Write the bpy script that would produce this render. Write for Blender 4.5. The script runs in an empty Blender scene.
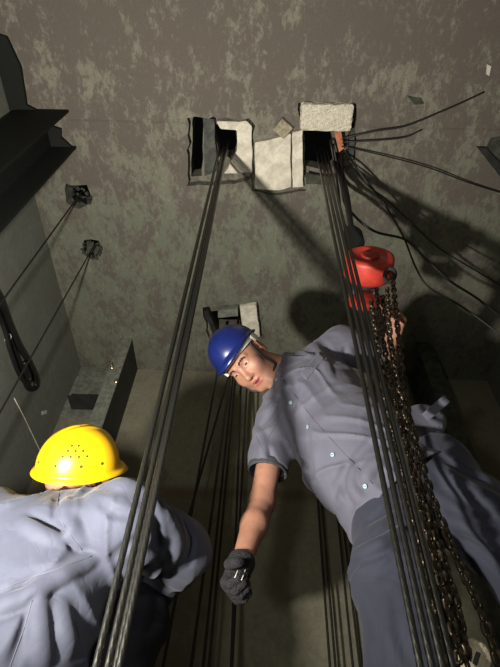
import bpy, bmesh, math, random
import numpy as np
from mathutils import Vector, Matrix
from mathutils.bvhtree import BVHTree
random.seed(7)
SC = bpy.context.scene
COL = SC.collection
# ------------------------------------------------------------------ camera frame
FPX = 500.0
CAMZ = 0.16                      # the camera is held low, just above the floor of the shaft
ORG = np.array([0.0, 0.0, CAMZ])
_u = np.array([22.0, 404.0, -500.0]); _u /= np.linalg.norm(_u)
_f = np.array([-10.0, -618.3, -500.0]); _f -= _u*np.dot(_u, _f); _f /= np.linalg.norm(_f)
_r = np.cross(_f, _u)
M3 = np.array([_r, _f, _u])      # camera coords -> world coords (x right, y depth, z up)
CX, CY, CZ = M3[:, 0], M3[:, 1], M3[:, 2]     # camera axes in world
CEIL = CAMZ + 2.60
def ray(px, py):
    d = np.array([px-250.0, 333.5-py, -FPX]); d /= np.linalg.norm(d)
    return M3 @ d
def P(px, py, Y):                # point on the sight line at depth Y (metres into the shaft)
    d = ray(px, py); return ORG + d*(Y/d[1])
def C(px, py, z=None):           # point of the ceiling plane (or another level)
    z = CEIL if z is None else z
    d = ray(px, py); return ORG + d*((z-CAMZ)/d[2])
def WX(px, py, X):
    d = ray(px, py); return ORG + d*(X/d[0])
def nrm(v):
    v = np.asarray(v, float); return v/np.linalg.norm(v)
cam_d = bpy.data.cameras.new('camera'); cam = bpy.data.objects.new('camera', cam_d); COL.objects.link(cam)
cam_d.sensor_fit = 'VERTICAL'; cam_d.sensor_height = 36.0; cam_d.lens = 36.0*FPX/667.0
cam_d.clip_start = 0.02
cam.matrix_world = Matrix([list(M3[0])+[ORG[0]], list(M3[1])+[ORG[1]], list(M3[2])+[ORG[2]], [0, 0, 0, 1]])
SC.camera = cam
XL = C(81, 366)[0]; YB = C(190, 371)[1]; XR = 1.62; YF = -1.0
print('XL', XL, 'YB', YB)
# ------------------------------------------------------------------ object helpers
def tag(o, label=None, cat=None, group=None, kind=None):
    if label: o['label'] = label
    if cat: o['category'] = cat
    if group: o['group'] = group
    if kind: o['kind'] = kind
    return o
def empty(name, loc, label, cat, group=None):
    o = bpy.data.objects.new(name, None); COL.objects.link(o)
    o.location = Vector(loc); o.empty_display_size = .05
    return tag(o, label, cat, group)
def link(name, me, mat, parent=None, smooth=True):
    o = bpy.data.objects.new(name, me); COL.objects.link(o)
    for m in (mat if isinstance(mat, (list, tuple)) else [mat]): me.materials.append(m)
    if smooth: me.shade_smooth()
    if parent is not None:
        o.parent = parent
        l = Vector((0, 0, 0)); p = parent
        while p is not None: l += p.location; p = p.parent
        me.transform(Matrix.Translation(-l))
    return o
def recentre(o, at):
    """top-level mesh built in world coordinates: move its origin to `at`"""
    o.data.transform(Matrix.Translation(-Vector(at))); o.location = Vector(at); return o
def from_bm(name, bm, mat, parent=None, smooth=True):
    bmesh.ops.recalc_face_normals(bm, faces=bm.faces)
    me = bpy.data.meshes.new(name); bm.to_mesh(me); bm.free()
    return link(name, me, mat, parent, smooth)
def auto_sharp(o, ang=35):
    me = o.data; bm = bmesh.new(); bm.from_mesh(me)
    for e in bm.edges:
        if len(e.link_faces) == 2 and e.calc_face_angle(0) > math.radians(ang): e.smooth = False
    bm.to_mesh(me); bm.free(); return o
def add_box(bm, c, half, R=None, bev=0.0):
    c = Vector(c); vs = []
    tmp = bmesh.new(); bmesh.ops.create_cube(tmp, size=2.0)
    for v in tmp.verts: v.co = Vector((v.co.x*half[0], v.co.y*half[1], v.co.z*half[2]))
    if bev > 0: bmesh.ops.bevel(tmp, geom=list(tmp.edges), offset=bev, segments=2, affect='EDGES', profile=.6)
    if R is not None: bmesh.ops.transform(tmp, matrix=R.to_4x4(), verts=tmp.verts)
    bmesh.ops.translate(tmp, vec=c, verts=tmp.verts)
    m = bpy.data.meshes.new('t'); tmp.to_mesh(m); tmp.free(); bm.from_mesh(m); bpy.data.meshes.remove(m)
def add_tube(bm, pts, r, seg=10, closed=False, flat=None, cap=True):
    """sweep a circle (or an ellipse, flat=(a,b) with b along the local up) along points"""
    pts = [Vector(p) for p in pts]; n = len(pts)
    if not hasattr(r, '__len__'): r = [r]*n
    rings = []; prev = None
    for i, p in enumerate(pts):
        if closed: t = pts[(i+1) % n]-pts[i-1]
        else: t = pts[min(i+1, n-1)]-pts[max(i-1, 0)]
        t.normalize()
        if prev is None:
            a = Vector((0, 0, 1)) if abs(t.z) < .9 else Vector((1, 0, 0)); nn = (a-t*a.dot(t)).normalized()
        else: nn = (prev-t*prev.dot(t)).normalized()
        prev = nn; b = t.cross(nn)
        fa, fb = flat if flat else (1, 1)
        rings.append([bm.verts.new(p+(nn*math.cos(2*math.pi*k/seg)*fa+b*math.sin(2*math.pi*k/seg)*fb)*r[i]) for k in range(seg)])
    for i in range(n if closed else n-1):
        A, B = rings[i], rings[(i+1) % n]
        for k in range(seg): bm.faces.new((A[k], A[(k+1) % seg], B[(k+1) % seg], B[k]))
    if cap and not closed:
        bm.faces.new(rings[0][::-1]); bm.faces.new(rings[-1])
def spline(pts, n=8):
    """Catmull-Rom through the points"""
    pts = [np.asarray(p, float) for p in pts]; Q = [2*pts[0]-pts[1]]+pts+[2*pts[-1]-pts[-2]]; out = []
    for i in range(1, len(Q)-2):
        a, b, c, d = Q[i-1], Q[i], Q[i+1], Q[i+2]
        for k in range(n):
            t = k/n; out.append(.5*((2*b)+(-a+c)*t+(2*a-5*b+4*c-d)*t*t+(-a+3*b-3*c+d)*t**3))
    out.append(pts[-1]); return out
def add_prism(bm, poly, z0, z1):
    lo = [bm.verts.new((p[0], p[1], z0)) for p in poly]; hi = [bm.verts.new((p[0], p[1], z1)) for p in poly]
    n = len(poly); bm.faces.new(lo[::-1]); bm.faces.new(hi)
    for i in range(n): bm.faces.new((lo[i], lo[(i+1) % n], hi[(i+1) % n], hi[i]))
def add_lathe(bm, prof, c, R=None, seg=32):
    """prof = [(r, h)] around local z"""
    rings = []
    for r, h in prof:
        ring = []
        for k in range(seg):
            a = 2*math.pi*k/seg; v = Vector((r*math.cos(a), r*math.sin(a), h))
            if R is not None: v = R @ v
            ring.append(bm.verts.new(v+Vector(c)))
        rings.append(ring)
    for A, B in zip(rings, rings[1:]):
        for k in range(seg): bm.faces.new((A[k], A[(k+1) % seg], B[(k+1) % seg], B[k]))
    bm.faces.new(rings[0][::-1]); bm.faces.new(rings[-1])
def basis(z, x=None):
    z = Vector(z).normalized(); x = Vector(x) if x is not None else (Vector((1, 0, 0)) if abs(z.x) < .9 else Vector((0, 1, 0)))
    x = (x-z*x.dot(z)).normalized(); y = z.cross(x)
    return Matrix((x, y, z)).transposed()
# ------------------------------------------------------------------ noise + implicit surfaces
def hash3(i, j, k, s=0):
    n = (i*374761393+j*668265263+k*2147483647+s*974634777).astype(np.int64)
    n = (n ^ (n >> 13))*1274126177; n = n ^ (n >> 16)
    return ((n & 0xffff)/65535.0*2-1).astype(np.float32)
def vnoise(X, Y, Z, s=0):
    xi, yi, zi = np.floor(X).astype(np.int64), np.floor(Y).astype(np.int64), np.floor(Z).astype(np.int64)
    fx, fy, fz = X-xi, Y-yi, Z-zi
    fx = fx*fx*(3-2*fx); fy = fy*fy*(3-2*fy); fz = fz*fz*(3-2*fz)
    r = 0
    for a in (0, 1):
        for b in (0, 1):
            for c in (0, 1):
                w = (fx if a else 1-fx)*(fy if b else 1-fy)*(fz if c else 1-fz)
                r = r+w*hash3(xi+a, yi+b, zi+c, s)
    return r
class Field:
    def __init__(s, lo, hi, h):
        s.h = h; s.lo = np.array(lo, float); s.n = [int(math.ceil((hi[i]-lo[i])/h))+1 for i in range(3)]
        s.ax = [(s.lo[i]+h*np.arange(s.n[i])).astype(np.float32) for i in range(3)]
        s.D = np.full(s.n, .2, np.float32)
    def sub(s, lo, hi):
        sl = [];
        for i in range(3):
            a = max(0, int(math.floor((lo[i]-s.lo[i])/s.h))); b = min(s.n[i], int(math.ceil((hi[i]-s.lo[i])/s.h))+1)
            if b <= a: return None
            sl.append(slice(a, b))
        sl = tuple(sl)
        g = [s.ax[0][sl[0]][:, None, None], s.ax[1][sl[1]][None, :, None], s.ax[2][sl[2]][None, None, :]]
        return sl, g
    def comb(s, sl, d, k, mode):
        a = s.D[sl]
        if mode == 'u':
            if k <= 0: s.D[sl] = np.minimum(a, d); return
            h = np.clip(.5+.5*(d-a)/k, 0, 1); s.D[sl] = d+(a-d)*(1-0) if False else (d*(1-h)+a*h-k*h*(1-h))
        else:
            d = -d
            if k <= 0: s.D[sl] = np.maximum(a, d); return
            h = np.clip(.5-.5*(d-a)/k, 0, 1); s.D[sl] = d*(1-h)+a*h+k*h*(1-h)
    def cone(s, p0, p1, r0, r1=None, k=.02, mode='u', flat=None):
        """tapered capsule; flat=(dir, f): distances along dir are divided by f (f>1 = wider that way)"""
        r1 = r0 if r1 is None else r1
        p0, p1 = np.asarray(p0, float), np.asarray(p1, float); R = max(r0, r1)*(flat[1] if flat else 1)+k+3*s.h
        q = s.sub(np.minimum(p0, p1)-R, np.maximum(p0, p1)+R)
        if q is None: return
        sl, g = q; d = p1-p0; L = float(d@d)+1e-9
        w = [g[i]-np.float32(p0[i]) for i in range(3)]
        t = np.clip((w[0]*d[0]+w[1]*d[1]+w[2]*d[2])/L, 0, 1)
        v = [w[i]-t*np.float32(d[i]) for i in range(3)]
        d2 = v[0]**2+v[1]**2+v[2]**2
        if flat:
            n = nrm(flat[0]); a = v[0]*n[0]+v[1]*n[1]+v[2]*n[2]; d2 = d2-a*a*(1-1/flat[1]**2)
        s.comb(sl, (np.sqrt(d2)-(r0+(r1-r0)*t)).astype(np.float32), k, mode)
    def ell(s, c, rad, R=None, k=.02, mode='u'):
        c = np.asarray(c, float); R = np.eye(3) if R is None else np.asarray(R, float); m = max(rad)+k+3*s.h
        q = s.sub(c-m, c+m)
        if q is None: return
        sl, g = q; w = [g[i]-np.float32(c[i]) for i in range(3)]
        l = [w[0]*R[0, i]+w[1]*R[1, i]+w[2]*R[2, i] for i in range(3)]
        k0 = np.sqrt(sum((l[i]/rad[i])**2 for i in range(3))); k1 = np.sqrt(sum((l[i]/rad[i]**2)**2 for i in range(3)))
        s.comb(sl, (k0*(k0-1)/np.maximum(k1, 1e-6)).astype(np.float32), k, mode)
    def half(s, p, n):
        """signed distance to the half space on the side of n (negative inside)"""
        n = nrm(n); g = [s.ax[0][:, None, None], s.ax[1][None, :, None], s.ax[2][None, None, :]]
        return (-(sum((g[i]-p[i])*n[i] for i in range(3)))).astype(np.float32)
    def ball(s, p, r):
        g = [s.ax[0][:, None, None], s.ax[1][None, :, None], s.ax[2][None, None, :]]
        return (np.sqrt(sum((g[i]-p[i])**2 for i in range(3)))-r).astype(np.float32)
    def grid(s):
        return np.meshgrid(*s.ax, indexing='ij')
    def mesh(s, name='m', smooth=1):
        D, h = s.D, s.h; n = D.shape; S = D < 0
        cnt = np.zeros([m-1 for m in n], np.float32); acc = np.zeros([m-1 for m in n]+[3], np.float32)
        for ax in range(3):
            o1, o2 = [i for i in range(3) if i != ax]
            a = np.moveaxis(D, ax, 0); A, B = a[:-1], a[1:]
            cr = (A < 0) != (B < 0); t = np.where(cr, A/np.where(cr, A-B, 1), 0).astype(np.float32)
            cr = np.moveaxis(cr, 0, ax); t = np.moveaxis(t, 0, ax)
            for i in (0, 1):
                for j in (0, 1):
                    sl = [slice(None)]*3; sl[o1] = slice(i, n[o1]-1+i); sl[o2] = slice(j, n[o2]-1+j); sl = tuple(sl)
                    c = cr[sl]; cnt += c; acc[..., ax] += t[sl]; acc[..., o1] += i*c; acc[..., o2] += j*c
        m = cnt > 0; idx = -np.ones(m.shape, np.int64); idx[m] = np.arange(m.sum())
        cell = np.argwhere(m); V = (cell+acc[m]/cnt[m][:, None])*h+s.lo
        F = []
        for ax in range(3):
            o1, o2 = [(1, 2), (2, 0), (0, 1)][ax]
            sl0 = [slice(1, -1)]*3; sl0[ax] = slice(0, -1); sl1 = list(sl0); sl1[ax] = slice(1, None)
            A, B = S[tuple(sl0)], S[tuple(sl1)]; cr = np.argwhere(A != B)
            if len(cr) == 0: continue
            ins = A[A != B]
            base = cr.copy()
            for i in range(3):
                if i != ax: base[:, i] += 1
            def gi(d1, d2):
                q = base.copy(); q[:, o1] -= d1; q[:, o2] -= d2; return idx[q[:, 0], q[:, 1], q[:, 2]]
            quad = np.stack([gi(1, 1), gi(0, 1), gi(0, 0), gi(1, 0)], 1)
            quad[~ins] = quad[~ins][:, ::-1]; F.append(quad)
        F = np.concatenate(F); F = F[(F >= 0).all(1)]
        for _ in range(smooth):
            e = np.concatenate([F[:, [0, 1]], F[:, [1, 2]], F[:, [2, 3]], F[:, [3, 0]]]); e = np.concatenate([e, e[:, ::-1]])
            sm = np.zeros_like(V); c = np.zeros(len(V)); 
            for i in range(3): sm[:, i] = np.bincount(e[:, 0], V[e[:, 1], i], len(V))
            c = np.bincount(e[:, 0], minlength=len(V)); V = V*.5+.5*sm/np.maximum(c, 1)[:, None]
        me = bpy.data.meshes.new(name); me.vertices.add(len(V)); me.vertices.foreach_set('co', V.astype(np.float32).ravel())
        me.loops.add(len(F)*4); me.loops.foreach_set('vertex_index', F.astype(np.int32).ravel())
        me.polygons.add(len(F)); me.polygons.foreach_set('loop_start', np.arange(0, len(F)*4, 4, dtype=np.int32))
        me.update(calc_edges=True); me.validate(); return me
# ------------------------------------------------------------------ materials
def s2l(c):
    return tuple(((x/255)/12.92 if x/255 <= .04045 else ((x/255+.055)/1.055)**2.4) for x in c)+(1,)
def mat(name, col, rough=.6, metal=0.0, spec=.5, var=0.0, vscale=20, bump=0.0, bscale=80, col2=None, sheen=0):
    m = bpy.data.materials.new(name); m.use_nodes = True; nt = m.node_tree; b = nt.nodes['Principled BSDF']
    b.inputs['Roughness'].default_value = rough; b.inputs['Metallic'].default_value = metal; b.inputs['Specular IOR Level'].default_value = spec
    b.inputs['Base Color'].default_value = s2l(col)
    if sheen: b.inputs['Sheen Weight'].default_value = sheen
    tc = nt.nodes.new('ShaderNodeTexCoord')
    if var or col2:
        n = nt.nodes.new('ShaderNodeTexNoise'); n.inputs['Scale'].default_value = vscale; n.inputs['Detail'].default_value = 6; n.inputs['Roughness'].default_value = .65
        nt.links.new(tc.outputs['Object'], n.inputs['Vector'])
        r = nt.nodes.new('ShaderNodeValToRGB'); r.color_ramp.elements[0].position = .38; r.color_ramp.elements[1].position = .64
        c2 = col2 or tuple(x*(1-var) for x in col)
        r.color_ramp.elements[0].color = s2l(c2); r.color_ramp.elements[1].color = s2l(col)
        nt.links.new(n.outputs['Fac'], r.inputs['Fac']); nt.links.new(r.outputs['Color'], b.inputs['Base Color'])
    if bump:
        n2 = nt.nodes.new('ShaderNodeTexNoise'); n2.inputs['Scale'].default_value = bscale; n2.inputs['Detail'].default_value = 5
        nt.links.new(tc.outputs['Object'], n2.inputs['Vector'])
        bp = nt.nodes.new('ShaderNodeBump'); bp.inputs['Strength'].default_value = bump; bp.inputs['Distance'].default_value = .01
        nt.links.new(n2.outputs['Fac'], bp.inputs['Height']); nt.links.new(bp.outputs['Normal'], b.inputs['Normal'])
    return m
def concrete(name, base, stain, light, band=None, stain_amt=.5, scale=1.0, grad=None, bump=.5):
    """board-formed concrete: fine mottling, brownish stain patches, pale worn patches, formwork seams"""
    m = bpy.data.materials.new(name); m.use_nodes = True; nt = m.node_tree; N, L = nt.nodes, nt.links
    b = N['Principled BSDF']; b.inputs['Roughness'].default_value = .88; b.inputs['Specular IOR Level'].default_value = .25
    tc = N.new('ShaderNodeTexCoord'); V = tc.outputs['Object']
    def noise(sc, det=6, ro=.6, vec=V, dist=0.0):
        n = N.new('ShaderNodeTexNoise'); n.inputs['Scale'].default_value = sc; n.inputs['Detail'].default_value = det
        n.inputs['Roughness'].default_value = ro; n.inputs['Distortion'].default_value = dist; L.new(vec, n.inputs['Vector']); return n.outputs['Fac']
    def ramp(f, a, c, inv=False):
        r = N.new('ShaderNodeMapRange'); r.inputs['From Min'].default_value = a; r.inputs['From Max'].default_value = c; L.new(f, r.inputs['Value']); return r.outputs['Result']
    def mix(f, a, c):
        x = N.new('ShaderNodeMix'); x.data_type = 'RGBA'
        if isinstance(f, float): x.inputs[0].default_value = f
        else: L.new(f, x.inputs[0])
        for i, v in ((6, a), (7, c)):
            if isinstance(v, tuple): x.inputs[i].default_value = v
            else: L.new(v, x.inputs[i])
        return x.outputs[2]
    def math_(op, a, c=0.0):
        x = N.new('ShaderNodeMath'); x.operation = op
        for i, v in ((0, a), (1, c)):
            if isinstance(v, float): x.inputs[i].default_value = v
            else: L.new(v, x.inputs[i])
        return x.outputs[0]
    mp = N.new('ShaderNodeMapping'); mp.inputs['Scale'].default_value = (1.5, .8, 1); L.new(V, mp.inputs['Vector'])
    stretch = mp.outputs['Vector']
    big = noise(2.6*scale, 4, .55, stretch); mid = noise(13*scale, 9, .76, stretch, .3); fine = noise(55*scale, 6, .7)
    grit = noise(230*scale, 4, .6)
    # stain mask: mid noise thresholded, modulated by the big one (and by depth: older lift of the pour)
    s = math_('ADD', mid, math_('MULTIPLY', math_('SUBTRACT', big, .5), .75))
    if grad:
        sep = N.new('ShaderNodeSeparateXYZ'); L.new(V, sep.inputs[0])
        s = math_('ADD', s, math_('MULTIPLY', ramp(sep.outputs['Y'], grad[0], grad[1]), grad[2]))
    sm = ramp(s, .485, .585)
    b0 = base
    if grad: b0 = mix(ramp(sep.outputs['Y'], .55, 1.35), base, s2l((112, 116, 100)))   # the pour beyond the seam is a greener grey
    c = mix(math_('MULTIPLY', sm, stain_amt), b0, stain)
    pale = ramp(math_('SUBTRACT', math_('ADD', noise(11*scale, 8, .75, stretch, .5), 0.0), math_('MULTIPLY', big, .25)), .42, .52)
    c = mix(math_('MULTIPLY', pale, .35), c, light)
    if band:
        s3 = N.new('ShaderNodeSeparateXYZ'); L.new(V, s3.inputs[0]); dz = math_('ABSOLUTE', math_('SUBTRACT', math_('ADD', s3.outputs['Z'], math_('MULTIPLY', mid, .05)), band+.025), 0.0)
        bw = N.new('ShaderNodeMapRange'); bw.inputs['From Min'].default_value = .05; bw.inputs['From Max'].default_value = .01; L.new(dz, bw.inputs['Value'])
        c = mix(math_('MULTIPLY', bw.outputs['Result'], .6), c, s2l((112, 84, 62)))
    c = mix(math_('MULTIPLY', ramp(fine, .35, .70), .5), c, tuple(x*.62 for x in base[:3])+(1,))
    dk = tuple(x*.4 for x in base[:3])+(1,)
    c = mix(math_('MULTIPLY', ramp(grit, .60, .72), .5), c, dk)
    L.new(c, b.inputs['Base Color'])
    bp = N.new('ShaderNodeBump'); bp.inputs['Strength'].default_value = bump; bp.inputs['Distance'].default_value = .006
    L.new(math_('ADD', math_('ADD', mid, math_('MULTIPLY', fine, .7)), math_('MULTIPLY', grit, .35)), bp.inputs['Height']); L.new(bp.outputs['Normal'], b.inputs['Normal'])
    return m
def cloth(name, col, rough):
    """woven work cloth: soft wrinkles and a fine weave in the normal, slight fading"""
    m = mat(name, col, rough, var=.07, vscale=9, sheen=.1, spec=.3); nt = m.node_tree; N, L = nt.nodes, nt.links; b = N['Principled BSDF']
    tc = N.new('ShaderNodeTexCoord'); nn = None
    for sc, dist, dd, st in ((6, 1.2, .015, .28), (15, .6, .004, .22), (420, 0, .0005, .3)):
        n = N.new('ShaderNodeTexNoise'); n.inputs['Scale'].default_value = sc; n.inputs['Detail'].default_value = 2; n.inputs['Distortion'].default_value = dist; L.new(tc.outputs['Object'], n.inputs['Vector'])
        a = N.new('ShaderNodeMath'); a.operation = 'SUBTRACT'; a.inputs[1].default_value = .5; L.new(n.outputs['Fac'], a.inputs[0])
        c = N.new('ShaderNodeMath'); c.operation = 'ABSOLUTE'; L.new(a.outputs[0], c.inputs[0])
        p = N.new('ShaderNodeMath'); p.operation = 'POWER'; p.inputs[1].default_value = .7; L.new(c.outputs[0], p.inputs[0])
        bp = N.new('ShaderNodeBump'); bp.inputs['Strength'].default_value = st; bp.inputs['Distance'].default_value = dd; L.new(p.outputs[0], bp.inputs['Height'])
        if nn: L.new(nn, bp.inputs['Normal'])
        nn = bp.outputs['Normal']
    L.new(nn, b.inputs['Normal']); return m
M = {}
M['ceil'] = concrete('shaft_ceiling_concrete', s2l((136, 132, 118)), s2l((92, 81, 77)), s2l((158, 153, 136)), grad=(1.5, .35, .13), stain_amt=.8, scale=2.1)
M['back'] = concrete('back_wall_concrete', s2l((140, 136, 116)), s2l((112, 106, 92)), s2l((158, 154, 134)), band=float(P(200, 492, YB)[2]), scale=.7, stain_amt=.5, bump=.25)
M['left'] = concrete('left_wall_concrete', s2l((128, 130, 120)), s2l((112, 112, 102)), s2l((140, 141, 130)), scale=.5, stain_amt=.4, bump=.15)
M['floor'] = concrete('floor_concrete', s2l((90, 88, 80)), s2l((60, 58, 52)), s2l((110, 108, 98)), stain_amt=.6)
M['plaster'] = mat('fresh_pale_concrete', (238, 230, 210), .9, var=.18, vscale=14, bump=.5, bscale=60)
M['foam'] = mat('coarse_pale_block', (242, 234, 212), .95, var=.16, vscale=60, bump=1.0, bscale=160)
M['dirtsteel'] = mat('dusty_grey_steel', (84, 86, 78), .6, metal=.3, var=.4, vscale=18, bump=.2)
M['rail'] = mat('painted_grey_steel', (142, 146, 134), .42, metal=.1, var=.25, vscale=24, bump=.1, bscale=30)
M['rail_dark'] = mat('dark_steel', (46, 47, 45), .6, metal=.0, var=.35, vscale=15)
M['black'] = mat('black_void_steel', (18, 18, 17), .7)
M['cable'] = mat('black_cable_rubber', (24, 25, 24), .5)
M['rail_near'] = mat('shade_dark_steel', (27, 29, 26), .8, spec=.2)  # near left rail gets no light; that shade is put into the colour
M['bolt'] = mat('zinc_bolt', (190, 180, 160), .25, metal=.9)
M['paper'] = mat('white_label', (205, 208, 200), .7)
M['copper'] = mat('copper_strip', (235, 150, 115), .4, metal=.5, var=.2)
M['red'] = mat('red_hoist_paint', (196, 62, 48), .5, var=.18, vscale=18, bump=.05)
M['redd'] = mat('red_hoist_plate', (176, 50, 40), .5, var=.35, vscale=30)
M['chain'] = mat('oily_brown_chain_steel', (104, 92, 76), .36, metal=.8, var=.6, vscale=45)
M['skin'] = mat('skin', (162, 116, 95), .55, var=.10, vscale=25, bump=.06, bscale=200)
M['lip'] = mat('lips', (146, 78, 68), .45)
M['mouth'] = mat('mouth_inside', (60, 24, 22), .6)
M['hair'] = mat('black_hair', (20, 18, 18), .6, bump=.8, bscale=180)
M['eye'] = mat('eye_white', (215, 205, 195), .2)
M['iris'] = mat('dark_iris', (22, 14, 10), .15)
M['shirt'] = cloth('slate_blue_work_shirt', (92, 92, 105), .75)
M['jacket'] = cloth('steel_blue_work_jacket', (67, 70, 84), .74)
M['trouser'] = cloth('navy_grey_trousers', (48, 50, 63), .78)
M['darktr'] = mat('dark_navy_trousers', (32, 33, 42), .75, var=.1, bump=.15, bscale=280)
M['seam'] = mat('dark_seam_thread', (78, 79, 92), .7)
M['lining'] = mat('dark_shirt_hem', (54, 55, 58), .75)
M['button'] = mat('pale_blue_button', (150, 172, 186), .35)
M['yellow'] = mat('yellow_helmet_plastic', (240, 186, 16), .3, spec=.6)
M['blue'] = mat('blue_helmet_plastic', (18, 30, 88), .32, spec=.6)
M['hole'] = mat('vent_hole_dark', (70, 50, 8), .8)
M['strap'] = mat('black_webbing', (22, 22, 24), .7)
M['white'] = mat('white_plastic', (212, 208, 196), .5)
M['glove'] = mat('black_knit_glove', (27, 27, 30), .8, var=.2, vscale=60, bump=.8, bscale=240)
M['concrete_chip'] = mat('concrete_chip', (176, 166, 140), .9, var=.25, vscale=40, bump=.8)
M['moss'] = mat('green_stain_chip', (74, 78, 62), .9, var=.3)
def rope_mat():
    m = mat('steel_rope', (92, 92, 87), .33, metal=.95)
    return m
M['rope'] = rope_mat()
M['rope_dark'] = mat('greasy_dark_steel_rope', (50, 49, 45), .5, metal=.5)
# ------------------------------------------------------------------ the shaft
def slab(name, lo, hi, m, label):
    bm = bmesh.new(); add_box(bm, [(lo[i]+hi[i])/2 for i in range(3)], [(hi[i]-lo[i])/2 for i in range(3)])
    o = from_bm(name, bm, m, smooth=False); return tag(o, label, 'room', kind='structure')
T = .2
ceil_o = slab('ceiling', (XL-T, YF-T, CEIL), (XR+T, YB+T, CEIL+.16), M['ceil'], 'stained concrete ceiling slab of the shaft with cut openings')
slab('wall_back', (XL-T, YB, 0), (XR+T, YB+T, CEIL), M['back'], 'grey concrete back wall of the shaft')
slab('wall_left', (XL-T, YF, 0), (XL, YB, CEIL), M['left'], 'smooth grey concrete left wall of the shaft')
slab('wall_right', (XR, YF, 0), (XR+T, YB, CEIL), M['left'], 'dark right wall of the shaft')
slab('wall_front', (XL-T, YF-T, 0), (XR+T, YF, CEIL), M['left'], 'concrete wall behind the photographer')
slab('floor', (XL-T, YF-T, -.1), (XR+T, YB+T, 0), M['floor'], 'concrete floor of the shaft')
def rough(poly, amp=.006, step=.03, seed=1):
    rnd = random.Random(seed); out = []
    for i in range(len(poly)):
        a, b = np.array(poly[i][:2]), np.array(poly[(i+1) % len(poly)][:2]); n = max(1, int(np.linalg.norm(b-a)/step))
        for k in range(n):
            q = a+(b-a)*k/n; out.append((q[0]+rnd.uniform(-amp, amp), q[1]+rnd.uniform(-amp, amp)))
    return out
def pix_poly(pts): return [tuple(C(*p)[:2]) for p in pts]
def cut(poly, z0, z1, amp=.006, seed=1):
    bm = bmesh.new(); add_prism(bm, rough(poly, amp, .03, seed), z0, z1); bmesh.ops.recalc_face_normals(bm, faces=bm.faces)
    me = bpy.data.meshes.new('cut'); bm.to_mesh(me); bm.free(); o = bpy.data.objects.new('cut', me); COL.objects.link(o)
    md = ceil_o.modifiers.new('b', 'BOOLEAN'); md.operation = 'DIFFERENCE'; md.object = o; md.solver = 'EXACT'
    return o
deep = CEIL+.4
cuts = [
    cut(pix_poly([(188, 117), (254, 120), (254, 175), (240, 183), (188, 186)]), CEIL-.1, CEIL+.055, .008, 1),
    cut(pix_poly([(191, 119), (202, 119), (201, 180), (190, 180)]), CEIL-.1, deep, .004, 2),
    cut(pix_poly([(213, 127), (236, 130), (236, 146), (232, 160), (218, 160)]), CEIL-.1, deep, .004, 3),
    cut(pix_poly([(252, 138), (304, 126), (305, 190), (280, 196), (252, 192)]), CEIL-.1, CEIL+.03, .008, 4),
    cut(pix_poly([(298, 102), (356, 103), (356, 164), (338, 178), (303, 178), (301, 130)]), CEIL-.1, CEIL+.06, .006, 5),
    cut(pix_poly([(304, 126), (330, 126), (338, 165), (330, 176), (306, 170)]), CEIL-.1, deep, .004, 6),
    cut(pix_poly([(203, 308), (262, 302), (264, 338), (208, 338)]), CEIL-.1, CEIL+.05, .008, 7),
    cut(pix_poly([(206, 316), (240, 314), (242, 334), (210, 334)]), CEIL-.1, deep, .004, 8),
    cut(pix_poly([(66, 184), (86, 186), (94, 200), (80, 210), (66, 202)]), CEIL-.1, deep, .008, 9),
    cut(pix_poly([(84, 240), (98, 240), (102, 252), (92, 260), (82, 254)]), CEIL-.1, deep, .008, 10),
]
dg = bpy.context.evaluated_depsgraph_get(); dg.update()
me2 = bpy.data.meshes.new_from_object(ceil_o.evaluated_get(dg)); ceil_o.modifiers.clear(); ceil_o.data = me2
for c_ in cuts: bpy.data.objects.remove(c_, do_unlink=True)
if not me2.materials: me2.materials.append(M['ceil'])
# formwork seam ridge across the ceiling
bm = bmesh.new()
a, b_ = C(46, 120), C(186, 122); y0 = (a[1]+b_[1])/2
for (x0, x1) in ((C(30, 121)[0], C(184, 121)[0]), (C(362, 116)[0], XR-.01)):
    n = 30; pts = []
    rnd = random.Random(5)
    for i in range(n+1): pts.append((x0+(x1-x0)*i/n, y0+rnd.uniform(-.002, .002), CEIL-.0005))
    add_tube(bm, pts, .0035, 6, flat=(.6, 1))
tag(from_bm('trim_1', bm, M['ceil']), 'thin raised formwork seam across the ceiling', 'room', kind='structure')
# ------------------------------------------------------------------ pieces set in the openings
def ceil_piece(name, pts, z0, z1, m, label, cat, amp=.005, seed=1, bev=.004, holes=None, group=None):
    poly = rough(pix_poly(pts), amp, .035, seed)
    bm = bmesh.new(); add_prism(bm, poly, z0, z1)
    bmesh.ops.recalc_face_normals(bm, faces=bm.faces)
    if bev: bmesh.ops.bevel(bm, geom=list(bm.edges), offset=bev, segments=2, affect='EDGES')
    o = from_bm(name, bm, m, smooth=False)
    c = C(*np.mean(pts, 0)); recentre(o, (c[0], c[1], z0)); return tag(o, label, cat, group)
ceil_piece('steel_plate', [(203, 119), (214, 120), (216, 160), (218, 172), (204, 177)], CEIL+.012, CEIL+.0545, M['dirtsteel'],
           'dusty grey plate between black slot and white plaster in the left ceiling opening', 'plate', .003, 3, .002)
ceil_piece('plaster_patch', [(217, 122), (246, 121), (252, 127), (252, 172), (224, 174), (231, 161), (236.5, 150), (237, 130), (221, 129)], CEIL-.006, CEIL+.054, M['plaster'],
           'fresh white plaster patch beside the left rope hole', 'plaster', .004, 4, .003)
ceil_piece('concrete_board', [(255, 142), (277, 138), (290.5, 134), (291, 187), (278, 190.5), (255, 188)], CEIL-.004, CEIL+.029, M['plaster'],
           'wide pale board in the ceiling with rope shadows across it', 'board', .003, 5, .003)
ceil_piece('concrete_board', [(292, 132), (302.5, 130), (303, 186.5), (292.5, 187)], CEIL-.008, CEIL+.029, M['plaster'],
           'narrow pale upright strip beside the wide board, left of the black hole', 'board', .002, 6, .002)
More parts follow.
